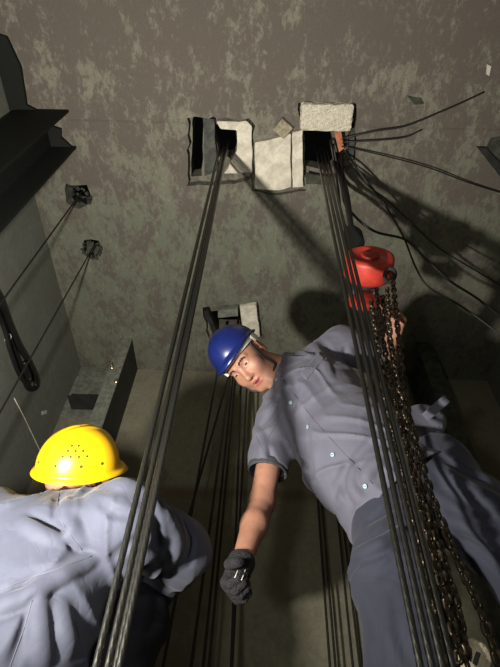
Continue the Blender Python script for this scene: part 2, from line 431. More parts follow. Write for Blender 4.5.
# coarse block and the chip
cb = C(326, 115.5); bm = bmesh.new()
add_box(bm, (cb[0], cb[1], CEIL+.005), (.125, .062, .052), None, .012)
bmesh.ops.subdivide_edges(bm, edges=[e for e in bm.edges if e.calc_length() > .03], cuts=8, use_grid_fill=True)
rnd = random.Random(3)
for v in bm.verts: v.co += Vector((rnd.uniform(-1, 1), rnd.uniform(-1, 1), rnd.uniform(-1, 1)))*.0028
o = from_bm('foam_block', bm, M['foam'], smooth=False); recentre(o, (cb[0], cb[1], CEIL-.047)); tag(o, 'rough coarse off-white block wedged over the right rope hole', 'block')
cb = C(283, 127); bm = bmesh.new(); add_box(bm, (cb[0], cb[1], CEIL-.012), (.036, .036, .018), Matrix.Rotation(math.radians(38), 3, 'Z') @ Matrix.Rotation(.12, 3, 'X'), .004)
o = from_bm('concrete_chunk', bm, M['concrete_chip'], smooth=False); recentre(o, (cb[0], cb[1], CEIL-.03)); tag(o, 'small tan diamond-shaped chunk stuck to the ceiling left of the coarse block', 'chunk')
# copper strips beside the right hole
st = empty('copper_strip', C(341, 143, CEIL+.05), 'bright orange-pink metal strip catching light in the right hole', 'metal strip')
for pts, n_ in (([(334, 131), (341, 131), (344, 148), (339, 152)], 'strip'),):
    bm = bmesh.new(); add_prism(bm, pix_poly(pts), CEIL-.004-.01*(pts[0][1] == 124), CEIL+.006-.01*(pts[0][1] == 124)); from_bm(n_, bm, M['copper'], st, False)
bm = bmesh.new(); q = C(341, 140); add_box(bm, (q[0], q[1], CEIL+.033), (.006, .006, .0265)); from_bm('stud', bm, M['copper'], st, False)
ceil_piece('steel_plate', [(350, 128), (355.5, 128), (353.5, 160), (349, 164)], CEIL+.004, CEIL+.0595, M['dirtsteel'], 'grey edge plate at the right side of the right rope hole', 'plate', .002, 8, .002)
ceil_piece('steel_plate', [(305.5, 172), (334, 177.5), (334, 185), (306, 183)], CEIL-.012, CEIL-.0005, M['moss'], 'greenish grey plate along the lower lip of the right rope hole', 'plate', .003, 9, .002)
# lower opening behind the blue helmet
ceil_piece('plaster_patch', [(240, 304.5), (256, 304), (260, 335), (244, 337)], CEIL-.02, CEIL+.0495, M['plaster'], 'bright pale block in the opening just above the blue helmet', 'plaster', .003, 10, .003)
ceil_piece('steel_plate', [(218, 309), (238, 308), (238, 315), (218, 317)], CEIL-.012, CEIL+.0495, M['rail'], 'pale grey plate in the opening above the blue helmet', 'plate', .002, 11, .002)
ceil_piece('steel_plate', [(204, 310), (208, 309), (219, 334), (214, 336)], CEIL-.012, CEIL+.0495, M['rail_dark'], 'narrow slanting dark plate left of the opening above the blue helmet', 'plate', .001, 12, .001)
# stain chips on the ceiling
ceil_piece('concrete_chunk', [(407, 95), (421, 98), (424, 104), (414, 105)], CEIL-.008, CEIL+.004, M['moss'], 'small dark green chip on the upper right of the ceiling', 'chunk', .003, 13, .002)
ceil_piece('paper_scrap', [(487, 64), (491, 66), (489, 76), (486, 74)], CEIL-.004, CEIL+.004, M['white'], 'tiny cream scrap near the upper right corner of the ceiling', 'scrap', .001, 14, 0)
for i, (px, py, r, lab) in enumerate(((80, 196, .05, 'broken concrete rubble around the upper left rope hole'), (92, 249, .05, 'broken concrete rubble around the lower left rope hole'))):
    bm = bmesh.new(); rnd = random.Random(20+i); c0 = C(px, py)
    for k in range(16):
        a = 2*math.pi*k/16+rnd.uniform(-.1, .1); s = rnd.uniform(.006, .013); rr = r*rnd.uniform(.85, 1.25)
        add_box(bm, (c0[0]+rr*math.cos(a), c0[1]+rr*math.sin(a), CEIL+.002-s*.3), (s, s*.8, s*.6), Matrix.Rotation(rnd.uniform(0, 3), 3, Vector((rnd.random(), rnd.random(), 1)).normalized()), .001)
    o = from_bm('rubble_ring', bm, M['dirtsteel'], smooth=False); recentre(o, (c0[0], c0[1], CEIL-.01)); tag(o, lab, 'rubble', kind='stuff')
# ------------------------------------------------------------------ guide rails and brackets
def rail(name, x0, x1, y0, y1, z0, z1, label, m, flange=.012, web=.012, bracket=()):
    """H-section rail standing on the floor, flanges facing along y"""
    t = empty(name, ((x0+x1)/2, (y0+y1)/2, z0), label, 'guide rail')
    for n_, lo, hi in (('flange', (x0, y0), (x1, y0+flange)), ('flange', (x0, y1-flange), (x1, y1)), ('web', ((x0+x1)/2-web/2, y0+flange), ((x0+x1)/2+web/2, y1-flange))):
        bm = bmesh.new(); add_box(bm, ((lo[0]+hi[0])/2, (lo[1]+hi[1])/2, (z0+z1)/2), ((hi[0]-lo[0])/2, (hi[1]-lo[1])/2, (z1-z0)/2), None, .0015); from_bm(n_, bm, m, t, False)
    return t
# steel channel by the back left corner: front flange, dark side web
x0, x1 = C(120, 338)[0], C(132, 337)[0]; y0 = C(128, 338)[1]
t = empty('steel_channel', (x0, y0, 0), 'grey steel channel standing against the back wall near the left corner', 'steel channel')
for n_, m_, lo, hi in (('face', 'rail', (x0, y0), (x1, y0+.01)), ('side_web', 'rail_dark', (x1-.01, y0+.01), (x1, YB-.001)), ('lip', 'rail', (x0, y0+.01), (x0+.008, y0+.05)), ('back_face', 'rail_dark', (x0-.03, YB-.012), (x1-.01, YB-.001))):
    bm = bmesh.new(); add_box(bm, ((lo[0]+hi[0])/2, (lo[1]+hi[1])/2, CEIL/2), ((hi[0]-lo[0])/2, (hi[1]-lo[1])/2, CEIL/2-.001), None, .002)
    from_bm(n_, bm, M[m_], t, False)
# plate bracket between the channel and the corner
br = empty('wall_bracket', (XL+.06, YB, C(90, 372)[2]), 'pale grey plate bracket in the back left corner behind the yellow helmet', 'bracket')
za, zb = P(90, 369, YB)[2], P(80, 412, YB)[2]
bm = bmesh.new(); add_box(bm, ((XL+x0)/2-.02, YB-.008, (za+zb)/2-.03), ((x0-XL)/2-.022, .007, (za-zb)/2+.02), None, .002); from_bm('back_plate', bm, M['rail'], br, False)
bm = bmesh.new(); zc = P(82, 400, YB-.1)[2]; add_box(bm, ((XL+x0)/2+.01, YB-.075, zc), ((x0-XL)/2-.05, .06, .006), None, .002); from_bm('shelf_plate', bm, M['rail_dark'], br, False)
bm = bmesh.new()
g = [(x0-.07, YB-.016, zc), (x0-.07, YB-.13, zc), (x0-.07, YB-.016, zc+.12)]
v1 = [bm.verts.new(p) for p in g]; v2 = [bm.verts.new((p[0]+.008, p[1], p[2])) for p in g]
bm.faces.new(v1); bm.faces.new(v2[::-1])
for i in range(3): bm.faces.new((v1[i], v2[i], v2[(i+1) % 3], v1[(i+1) % 3]))
from_bm('gusset', bm, M['rail'], br, False)
# clip bolts on the channel
for (px, py, lab) in ((112, 367, 'shiny bolt and clip on the edge of the grey channel, upper one'), (116, 381, 'round bolt head on the face of the grey channel, lower one')):
    q = P(px, py, y0); t = empty('bolt', q, lab, 'bolt'); R = basis((0, -1, 0))
    bm = bmesh.new(); add_lathe(bm, [(.014, -.004), (.014, 0), (.006, .001), (.006, .03 if py == 367 else .008), (.005, .031 if py == 367 else .009)], q+np.array([0, .0, 0]), R, 16); from_bm('shank', bm, M['bolt'], t)
    bm = bmesh.new(); add_lathe(bm, [(.011, .001), (.011, .012), (.009, .013)], q, R, 6); from_bm('nut', bm, M['bolt'], t, False)
# near left rail, with a dark plate added over the ceiling shadow beside it
q = C(77, 150); y_ = q[1]
t = rail('guide_rail', XL+.03, q[0], y_-.20, y_-.01, 0, CEIL-.001, 'dark steel guide rail on the left wall, nearest to the camera', M['rail_near'])
bm = bmesh.new(); add_box(bm, (XL+.016, y_, CEIL-.25), (.014, .14, .05), None, .003); from_bm('fixing_plate', bm, M['rail'], t, False)
bm = bmesh.new(); add_prism(bm, pix_poly([(-40, 20), (8, 36), (22, 66), (28, 104), (44, 112), (50, 124), (62, 128), (62, 136), (76, 149), (40, 149), (-40, 149)]), CEIL-.022, CEIL-.001); from_bm('shadow_head_plate', bm, M['rail_near'], t, False)  # bracket plate widened into the outline of the shadow on the ceiling
bm = bmesh.new(); add_prism(bm, pix_poly([(14, 146), (26, 144), (30, 160), (34, 176), (27, 178), (20, 166)]), CEIL-.21, CEIL-.20); from_bm('clip', bm, M['rail'], t, False)
# right rail, in the dark
a = C(417, 344); b_ = C(428, 344)
t = rail('guide_rail', a[0]-.01, b_[0]+.02, a[1]-.02, YB-.03, 0, CEIL-.001, 'dusty guide rail in shadow beyond the chains on the right', M['dirtsteel'])
# bracket at the right edge under the ceiling
a = C(478, 146); t = empty('wall_bracket', (XR, a[1], CEIL), 'dark angle bracket under the ceiling at the right edge', 'bracket')
bm = bmesh.new(); pp = pix_poly([(476, 146), (484, 146), (512, 176), (512, 192)]); add_prism(bm, pp, CEIL-.03, CEIL-.001); from_bm('arm', bm, M['rail_dark'], t, False)
bm = bmesh.new(); pp = pix_poly([(491, 138), (512, 134), (512, 172), (486, 147)]); add_prism(bm, pp, CEIL-.012, CEIL-.001); from_bm('plate', bm, M['dirtsteel'], t, False)
# left wall: cable loop, label, formwork seam
tag(from_bm('trim_2', (lambda bm: (add_tube(bm, [WX(p[0], p[1], XL+.0) for p in ((14, 398), (24, 417), (34, 438), (43, 457), (50, 472))], .003, 6), bm)[1])(bmesh.new()), M['plaster']), 'pale chipped formwork seam on the left wall', 'room', kind='structure')
bm = bmesh.new(); X_ = XL+.010
add_tube(bm, spline([WX(p[0], p[1], X_) for p in ((-16, 268), (-4, 300), (6, 328), (14, 352), (22, 374), (28, 388), (35, 388), (35, 378), (28, 362), (18, 345), (8, 322), (0, 300), (-14, 275))], 8), .0135, 10)
add_tube(bm, spline([WX(p[0], p[1], X_+.018) for p in ((-8, 300), (4, 328), (10, 350), (18, 372), (26, 383), (30, 378), (24, 362))], 8), .011, 10)
o = from_bm('cable_loop', bm, M['cable']); recentre(o, WX(20, 370, X_)); tag(o, 'black cable bundle folded into a loop against the left wall', 'cable')
ct = bmesh.new(); q = WX(8, 338, X_+.008); add_tube(ct, [q+.021*np.array([math.cos(a_)*.3, math.sin(a_)*.9, math.cos(a_)*1.0]) for a_ in np.linspace(0, 2*math.pi, 16, endpoint=False)], .0022, 6, closed=True)
from_bm('cable_tie', ct, M['white'], o)['label'] = 'white cable tie'
bm = bmesh.new(); q0, q1 = WX(38, 414, XL), WX(50, 411, XL); q2 = WX(49, 408, XL); hh = .013
dq = nrm(q1-q0); add_box(bm, (q0+q1)/2+(.0009, 0, 0), (.001, .034, .011), Matrix(np.stack([(1, 0, 0), dq, np.cross((1, 0, 0), dq)], 1).tolist()), 0)
o = from_bm('paper_label', bm, M['paper'], smooth=False); recentre(o, q0); tag(o, 'small white torn label on the left wall', 'label')
# ------------------------------------------------------------------ steel ropes
def rope_mesh(L, r, lay=.06, step=.007, strands=6, nseg=36, ph=0.0):
    n = int(L/step)+1; th = np.linspace(0, 2*math.pi, nseg, endpoint=False); z = np.linspace(0, L, n)
    T_, Z = np.meshgrid(th, z); tw = 2*math.pi*Z/lay
    rr = r*(.80+.22*np.abs(np.cos(strands/2*(T_-tw)+ph)))
    V = np.stack([rr*np.cos(T_), rr*np.sin(T_), Z], -1).reshape(-1, 3)
    i = np.arange(n-1)[:, None]*nseg; k = np.arange(nseg)[None]; k2 = (k+1) % nseg
    F = np.stack([i+k, i+k2, i+nseg+k2, i+nseg+k], -1).reshape(-1, 4)
    me = bpy.data.meshes.new('rope'); me.from_pydata(V.tolist(), [], F.tolist()+[list(range(nseg))[::-1], list(range((n-1)*nseg, n*nseg))])
    me.shade_smooth(); return me
RM = {}
def rope(top, bottom, r, m, label, group=None, name='hoist_rope', lay=.06):
    top, bottom = np.asarray(top), np.asarray(bottom); L = float(np.linalg.norm(top-bottom)); key = (round(L, 1), r, m)
    if key not in RM:
        me = rope_mesh(L, r, lay); me.materials.append(M[m]); RM[key] = (me, L)
    me, L0 = RM[key]
    o = bpy.data.objects.new(name, me); COL.objects.link(o)
    z = Vector(top-bottom).normalized(); o.rotation_mode = 'QUATERNION'; o.rotation_quaternion = Vector((0, 0, 1)).rotation_difference(z); o.location = Vector(bottom); o.scale = (1, 1, L/L0)
    return tag(o, label, 'rope', group)
def vrope(px, py, Y, *a, ztop=CEIL+.12, zbot=.002, **k):
    p = P(px, py, Y); return rope((p[0], p[1], ztop), (p[0], p[1], zbot), *a, **k)
gl = 'bright steel hoist ropes in front of the left worker'
YL = C(229, 146)[1]
vrope(97, 662, YL, .0062, 'rope', 'leftmost rope of the bright front bundle left of centre', gl)
vrope(109, 662, YL, .0062, 'rope', 'middle rope of the bright front bundle left of centre', gl)
vrope(120.5, 662, YL, .0062, 'rope', 'rightmost rope of the bright front bundle left of centre', gl)
p = P(114, 662, YL); vr = rope((p[0]-.006, YL+.045, CEIL+.12), (p[0]-.006, YL+.045, .002), .0062, 'rope', 'rope partly hidden behind the three bright ropes left of centre', gl)
gr = 'steel hoist ropes in front of the blue helmet worker'
YR = C(320, 158)[1]-.02
for px, lab in ((419.5, 'leftmost steel rope of the bundle right of centre'), (431, 'second steel rope from the left in the bundle right of centre'), (441.5, 'third steel rope from the left in the bundle right of centre, beside the chains')):
    vrope(px, 662, YR, .0062, 'rope', lab, gr)
vrope(451.5, 662, YR+.004, .0062, 'rope', 'rightmost steel rope of the bundle right of centre, mostly behind the chains', gr)
# back group behind the men
gb = 'thin dark ropes near the back wall'
def brope(a, b, Ya, Yb, lab, r=.0058, ztop=CEIL+.1):
    A, B = P(a[0], a[1], Ya), P(b[0], b[1], Yb); d = A-B
    t0 = A+d*((ztop-A[2])/d[2]); b0 = A+d*((.002-A[2])/d[2])
    rope(t0, b0, r, 'rope_dark', lab, gb)
YC = C(225, 326)[1]
brope((232, 385), (203, 667), YC+.02, YC+.02, 'thin dark rope between the workers, right one of the close straight pair')
brope((229, 385), (191, 667), YC-.05, YC-.14, 'thin dark rope between the workers, left of the straight pair')
brope((235, 385), (209, 667), YC+.04, YC+.02, 'thin dark rope between the workers, just left of the glove')
brope((226, 385), (182, 540), YC+.07, YC-.10, 'slack dark rope slanting across the others toward the elbow of the left worker')
brope((215, 385), (163, 667), YC-.02, YC-.15, 'leftmost thin dark rope between the workers')
brope((241, 385), (235, 560), YC+.16, YC+.02, 'thin dark rope running down behind the hanging forearm', ztop=CEIL-.002)
brope((247, 385), (243, 460), YC+.17, YC+.15, 'thin dark rope just below the chin of the blue helmet worker', ztop=CEIL-.002)
YD = YB-.12
for (a, b, lab) in (((318, 505), (330, 667), 'left rope of the pair on the lit wall below the blue shirt'), ((322, 505), (335.5, 667), 'right rope of the pair on the lit wall below the blue shirt'),
                    ((338, 520), (353, 667), 'left rope of the trio beside the left trouser leg'), ((342.5, 520), (360, 667), 'middle rope of the trio beside the left trouser leg'), ((348, 530), (367.5, 667), 'right rope of the trio touching the trouser outline')):
    brope(a, b, YD, YD, lab, .0055, CEIL-.002)
# governor ropes on the left
q = C(80, 194); rope((q[0], q[1], CEIL+.1), (q[0], q[1], .002), .004, 'rope_dark', 'thin governor rope from the upper rope hole at the left wall', 'thin ropes along the left wall', 'governor_rope')
q = C(92, 249); rope((q[0], q[1], CEIL+.1), (q[0], q[1], .002), .004, 'rope_dark', 'thin governor rope from the lower rope hole at the left wall', 'thin ropes along the left wall', 'governor_rope')
# ------------------------------------------------------------------ loose cables at the right
def cable(pts, r, label, m='cable'):
    bm = bmesh.new(); add_tube(bm, spline(pts, 8), r, 8); o = from_bm('electric_cable', bm, M[m]); recentre(o, pts[0]); return tag(o, label, 'cable', 'loose black cables from the right hole')
cable([C(344, 141, CEIL+.03), C(345, 138, CEIL-.015), C(375, 131, CEIL-.03), C(405, 126, CEIL-.03), C(440, 112, CEIL-.02), C(465, 101, CEIL-.012), C(484, 92, CEIL-.006)], .0045, 'upper cable fanning right along the ceiling, rising to the right')
cable([C(345, 145, CEIL+.03), C(345.5, 142, CEIL-.015), C(380, 140, CEIL-.03), C(405, 137, CEIL-.03), C(421, 130, CEIL-.02)], .004, 'short cable fanning right under the upper one with a loose end')
cable([C(344, 148, CEIL+.03), C(346, 147, CEIL-.02), C(390, 157, CEIL-.04), C(430, 168, CEIL-.04), C(470, 183, CEIL-.03), C(512, 196, CEIL-.02)], .0035, 'thin dark strand fanning right and drooping toward the right edge')  # thin dark tube just below the ceiling, drooping to the right
cable([C(341, 150, CEIL+.03)]+[P(*p) for p in ((343, 195, 1.0), (351, 212, 1.05), (374, 231, 1.12), (406, 240, 1.2), (428, 261, 1.28), (450, 281, 1.36), (478, 299, 1.45), (510, 325, 1.55))], .0065, 'thick cable curving over the red hoist to the right edge')
cable([C(346, 150, CEIL+.03)]+[P(*p) for p in ((358, 170, .93), (383, 202, 1.07), (403, 236, 1.2), (416, 268, 1.27), (430, 288, 1.33), (464, 308, 1.42), (510, 342, 1.5))], .005, 'cable dropping behind the red hoist and bending toward the lower right')
cable([C(343, 153, CEIL+.03)]+[P(*p) for p in ((362, 180, .97), (388, 201, 1.06), (412, 224, 1.16), (439, 248, 1.26), (475, 270, 1.36), (512, 292, 1.46))], .004, 'thin straight dark strand running from the hole to the right edge')  # thin dark tube from the hole to the right edge
cable([C(333, 145, CEIL+.03), C(334, 149, CEIL-.03), P(341, 185, 1.02), P(350, 215, 1.04), P(357, 240, 1.08), P(366, 275, 1.16), P(372, 320, 1.2), P(384, 380, 1.12), P(402, 440, 1.04), P(430, 560, 1.0), P(456, 672, .98)], .0055, 'black cable dropping from the hole behind the red hoist and down along the chains')
cable([C(330, 140, CEIL+.03), C(331, 145, CEIL-.03), P(337, 180, .99), P(341, 212, 1.0), P(347, 230, 1.0)], .006, 'short black cable running down beside the sling to the dark hook block')
# ------------------------------------------------------------------ chain hoist
hc = P(369, 268, 1.0); HR = basis((0.0, 0.10, 1), (1, 0, 0))
hoist = empty('chain_hoist', hc, 'red chain hoist hanging from the ceiling with rusty chains', 'chain hoist')
Rn = HR
def hp(x, y, z): return np.array(hc)+np.array(Rn @ Vector((x, y, z)))
ax_h = nrm(np.array([.05, -.62, -.78]))        # hand-wheel cover faces down toward the camera
RH = basis(ax_h, (1, 0, 0))
def add_oval(bm, prof, c, R, sx=1.0, sy=1.0, seg=36): 
    S_ = R @ Matrix.Diagonal((sx, sy, 1)); add_lathe(bm, prof, c, S_, seg)
c0 = P(369, 263, 1.01)
up_h = Vector((0.03, .10, 1)).normalized(); RU = basis(up_h, (1, 0, 0))
bm = bmesh.new()   # cover: round pan seen from below with a raised rim and hub
add_oval(bm, [(.03, .012), (.06, .010), (.078, .004), (.082, -.004), (.083, -.035), (.074, -.046), (.0, -.047)][::-1], c0, basis(nrm(np.array([.04, -.30, .95])), (1, 0, 0)), 1, .92)
RC = basis(nrm(np.array([-.04, -1.0, .10])), (1, 0, 0))
bm.free(); bm = bmesh.new()
add_oval(bm, [(.001, .028), (.064, .030), (.070, .036), (.084, .036), (.093, .031), (.096, .020), (.094, -.050), (.085, -.064), (.065, -.070), (.001, -.071)], c0, RC, 1, 1)
o = from_bm('hand_wheel_cover', bm, M['red'], hoist); auto_sharp(o, 50)
bm = bmesh.new(); add_oval(bm, [(.001, .026), (.018, .026), (.034, .029), (.036, .036), (.028, .040), (.016, .036), (.001, .035)], c0, RC, 1, 1); from_bm('hub', bm, M['redd'], hoist)
c1 = P(364, 300, 1.13)
bm = bmesh.new(); add_oval(bm, [(.001, .020), (.05, .020), (.060, .014), (.062, -.014), (.05, -.024), (.001, -.024)], c1, RC, 1, 1); auto_sharp(from_bm('gear_cover', bm, M['redd'], hoist), 50)
bm = bmesh.new()
for s_ in (-1, 1):
    a_ = np.array(c0)+np.array(RC @ Vector((s_*.045, .01, -.06))); b2 = np.array(c1)+np.array(RC @ Vector((s_*.04, .01, .018))); add_tube(bm, [a_, (a_+b2)/2, b2], .008, 8)
cm = (np.array(c0)+np.array(c1))/2; add_lathe(bm, [(.03, -.025), (.034, -.02), (.034, .02), (.03, .025)], cm, RC, 20)
from_bm('frame', bm, M['rail_dark'], hoist)
# top hook in a dark hexagonal bracket
c2 = P(353, 238, .99)
bm = bmesh.new()
hexp = [(1.25*x_, 1.2*y_) for x_, y_ in ((-.024, .052), (.006, .056), (.032, .02), (.036, -.03), (.018, -.06), (-.02, -.062), (-.034, -.02))]
Rf = basis(nrm(ORG-c2)*np.array([1, 1, .15]), (1, 0, 0))
lo = [bm.verts.new(Vector(c2)+Rf @ Vector((x, y, -.018))) for x, y in hexp]; hi = [bm.verts.new(Vector(c2)+Rf @ Vector((x, y, .018))) for x, y in hexp]
bm.faces.new(lo[::-1]); bm.faces.new(hi)
for i in range(7): bm.faces.new((lo[i], lo[(i+1) % 7], hi[(i+1) % 7], hi[i]))
bmesh.ops.recalc_face_normals(bm, faces=bm.faces); bmesh.ops.bevel(bm, geom=list(bm.edges), offset=.006, segments=2, affect='EDGES'); from_bm('hook_block', bm, M['cable'], hoist, False)
# guide horn for the hand chain, on the right of the cover
c3 = P(390, 276, .99)
bm = bmesh.new(); add_tube(bm, [c3+np.array(RC @ Vector((.018*math.cos(a), .004, .026*math.sin(a)))) for a in np.linspace(0, 2*math.pi, 20, endpoint=False)], .009, 8, closed=True); from_bm('chain_guide', bm, M['rail_dark'], hoist)
# sling from the hole to the hook
bm = bmesh.new(); tp = C(335, 158); add_tube(bm, spline([(tp[0], tp[1], CEIL+.1), (tp[0], tp[1], CEIL-.02), P(344, 190, .99), c2+np.array([0, 0, .035])], 6), .011, 10)
add_tube(bm, spline([(tp[0]+.02, tp[1], CEIL+.1), (tp[0]+.02, tp[1], CEIL-.02), P(348, 195, 1.0), c2+np.array([.006, .01, .035])], 6), .008, 10)
o = from_bm('lifting_sling', bm, M['cable']); recentre(o, c2+np.array([0, 0, .04])); tag(o, 'black lifting sling running up from the red hoist into the right hole', 'sling')
# chains
def link_mesh(Lk, W, wr):
    """stadium link; inner straight along z"""
    bm = bmesh.new(); R_ = W/2-wr; S_ = Lk/2-W/2; pts = []
    for k in range(7): a = math.pi*k/6; pts.append((R_*math.cos(a), 0, S_+R_*math.sin(a)))
    for k in range(7): a = math.pi+math.pi*k/6; pts.append((R_*math.cos(a), 0, -S_+R_*math.sin(a)))
    add_tube(bm, pts, wr, 8, closed=True); me = bpy.data.meshes.new('chain_link'); bmesh.ops.recalc_face_normals(bm, faces=bm.faces); bm.to_mesh(me); bm.free(); me.shade_smooth(); return me
links = []
def chain(name, pts, Lk, W, wr, label):
    path = [np.array(p) for p in spline(pts, 24)]; seg = np.cumsum([0]+[np.linalg.norm(b-a) for a, b in zip(path, path[1:])]); pitch = Lk-2*wr
    n = int(seg[-1]/pitch); arr = np.array(path); lm = link_mesh(Lk, W, wr); out = []
    for i in range(n):
        s_ = (i+.5)*pitch
        p_ = np.array([np.interp(s_, seg, arr[:, j]) for j in range(3)]); p2 = np.array([np.interp(min(s_+.003, seg[-1]), seg, arr[:, j]) for j in range(3)]); p1 = np.array([np.interp(max(s_-.003, 0), seg, arr[:, j]) for j in range(3)])
        base_ = basis(p2-p1, (math.cos(i*.09), math.sin(i*.09), 0)); roll = (i % 2)*math.pi/2+.35*math.sin(i*1.7)
        R_ = base_ @ Matrix.Rotation(roll+.6, 3, 'Z'); out.append((p_, R_))
    links.append((name, label, lm, out))
CH = [
 ('load_chain', [(371, 300), (380, 360), (392, 430), (450, 672)], .97, .031, .021, .0043, None),
 ('load_chain', [(382, 296), (395, 370), (408, 440), (458, 610), (464, 672)], 1.0, .031, .021, .0043, None),
 ('hand_chain', [(376, 288), (384, 345), (399, 415), (430, 540), (456, 640), (458, 672)], .945, .029, .019, .0038, None),
 ('hand_chain', [(393, 282), (399, 340), (406, 400), (425, 475), (449, 540), (478, 605), (502, 672)], .95, .031, .021, .0043, None),
 ('hand_chain', [(387, 288), (392, 350), (404, 410), (420, 490), (440, 560), (452, 620), (470, 672)], .985, .029, .019, .0038, None),
]
for name, pts, Y, Lk, W, wr, lab in CH: chain(name, [P(p[0], p[1], Y+(.0 if i else .02)) for i, p in enumerate(pts)], Lk, W, wr, lab)
cand = []
for ci, (_, _, _, out) in enumerate(links):
    for li, (p_, R_) in enumerate(out):
        cand.append((np.linalg.norm(p_-ORG), ci, li))
cand.sort(); near = set((c, l) for _, c, l in cand[:100])
for ci, (name, lab, lm, out) in enumerate(links):
    bm = bmesh.new()
    for li, (p_, R_) in enumerate(out):
        if (ci, li) in near: continue
        n0 = len(bm.verts); bm.from_mesh(lm); bm.verts.ensure_lookup_table()
        vs = [bm.verts[i] for i in range(n0, len(bm.verts))]
        bmesh.ops.transform(bm, matrix=Matrix.Translation(Vector(p_)) @ R_.to_4x4(), verts=vs)
    co = from_bm(name, bm, M['chain'], hoist); co['kind'] = 'stuff'
    lm.materials.append(M['chain'])
    for li, (p_, R_) in enumerate(out):
        if (ci, li) not in near: continue
        lo_ = bpy.data.objects.new('chain_link', lm); COL.objects.link(lo_); lo_.parent = co
        lo_.matrix_local = Matrix.Translation(Vector(p_)-hoist.location) @ R_.to_4x4()
# round shackle at the bottom of the chains
q = P(474, 657, 1.02); t = empty('shackle', q, 'pale round pulley cheek with a dark slot at the lower right corner', 'pulley')
Rq = basis(nrm(ORG-q), (1, 0, 0))
bm = bmesh.new(); add_lathe(bm, [(.001, -.012), (.026, -.012), (.030, -.006), (.030, .006), (.026, .012), (.001, .012)], q, Rq, 28); from_bm('cheek', bm, M['concrete_chip'], t)
bm = bmesh.new(); add_box(bm, Vector(q)+Rq @ Vector((.004, -.002, .0125)), (.004, .011, .002), Rq @ Matrix.Rotation(-.5, 3, 'Z'), .001); from_bm('slot', bm, M['black'], t)
bm = bmesh.new(); add_tube(bm, spline([q+np.array([.0, 0, -.02]), q+np.array([.0, .01, -.2]), (q[0], q[1]+.01, .01)], 6), .008, 8); from_bm('stem', bm, M['rail_dark'], t)
# ------------------------------------------------------------------ people
def unit(v): return nrm(v)
def hand(F, wrist, d, n, side, curl, grow=0.0, k=.006, spread=.06, sc=1.0, thumb_in=.5):
    """palm + five fingers. d = direction of the hand, n = palm normal (fingers curl toward n), side=+1: thumb on d x n side"""
    d = nrm(d); n = nrm(np.asarray(n)-d*np.dot(n, d)); s = np.cross(d, n)*side; w = np.asarray(wrist, float)
    F.cone(w-d*.03, w+d*.03, .026*sc+grow, .027*sc+grow, .012, flat=(s, 1.15))
    for t in (-1, -.33, .33, 1):       # palm rays
        F.cone(w+d*.015+s*t*.014, w+(d*.085+s*t*.030+n*.002)*sc, .015*sc+grow, .0125*sc+grow, .012)
    F.ell(w+(d*.045+s*.022+n*.012)*sc, (.018, .032, .016), np.stack([s, d, n], 1), .012)
    tips = []
    for i, (off, L, r) in enumerate(((.031, .072, .0088), (.0105, .080, .0090), (-.0105, .074, .0086), (-.031, .058, .0078))):
        p = w+(d*(.088-.004*abs(i-1.2))+s*off)*sc; dd = nrm(d+s*off*spread*8); a = 0
        for j, f in enumerate((.45, .31, .24)):
            a += curl[i]*(0.9, 1.15, .8)[j]
            q = p+(dd*math.cos(a)+n*math.sin(a))*L*f*sc
            F.cone(p, q, r*sc*(1-.07*j)+grow, r*sc*(1-.07*(j+1))+grow, .003); p = q
        tips.append(p)
    p = w+(d*.022+s*.026+n*.008)*sc                     # thumb leaves the side of the palm near its base
    for j, (f, r, ds, dn) in enumerate(((.042, .0125, .75, .35), (.032, .0105, .35, .55+thumb_in*.4), (.026, .0095, .0, .7+thumb_in*.5))):
        v = nrm(d*.75+s*ds+n*dn); q = p+v*f*sc; F.cone(p, q, r*sc+grow, (r-.0012)*sc+grow, .005); p = q
    return tips
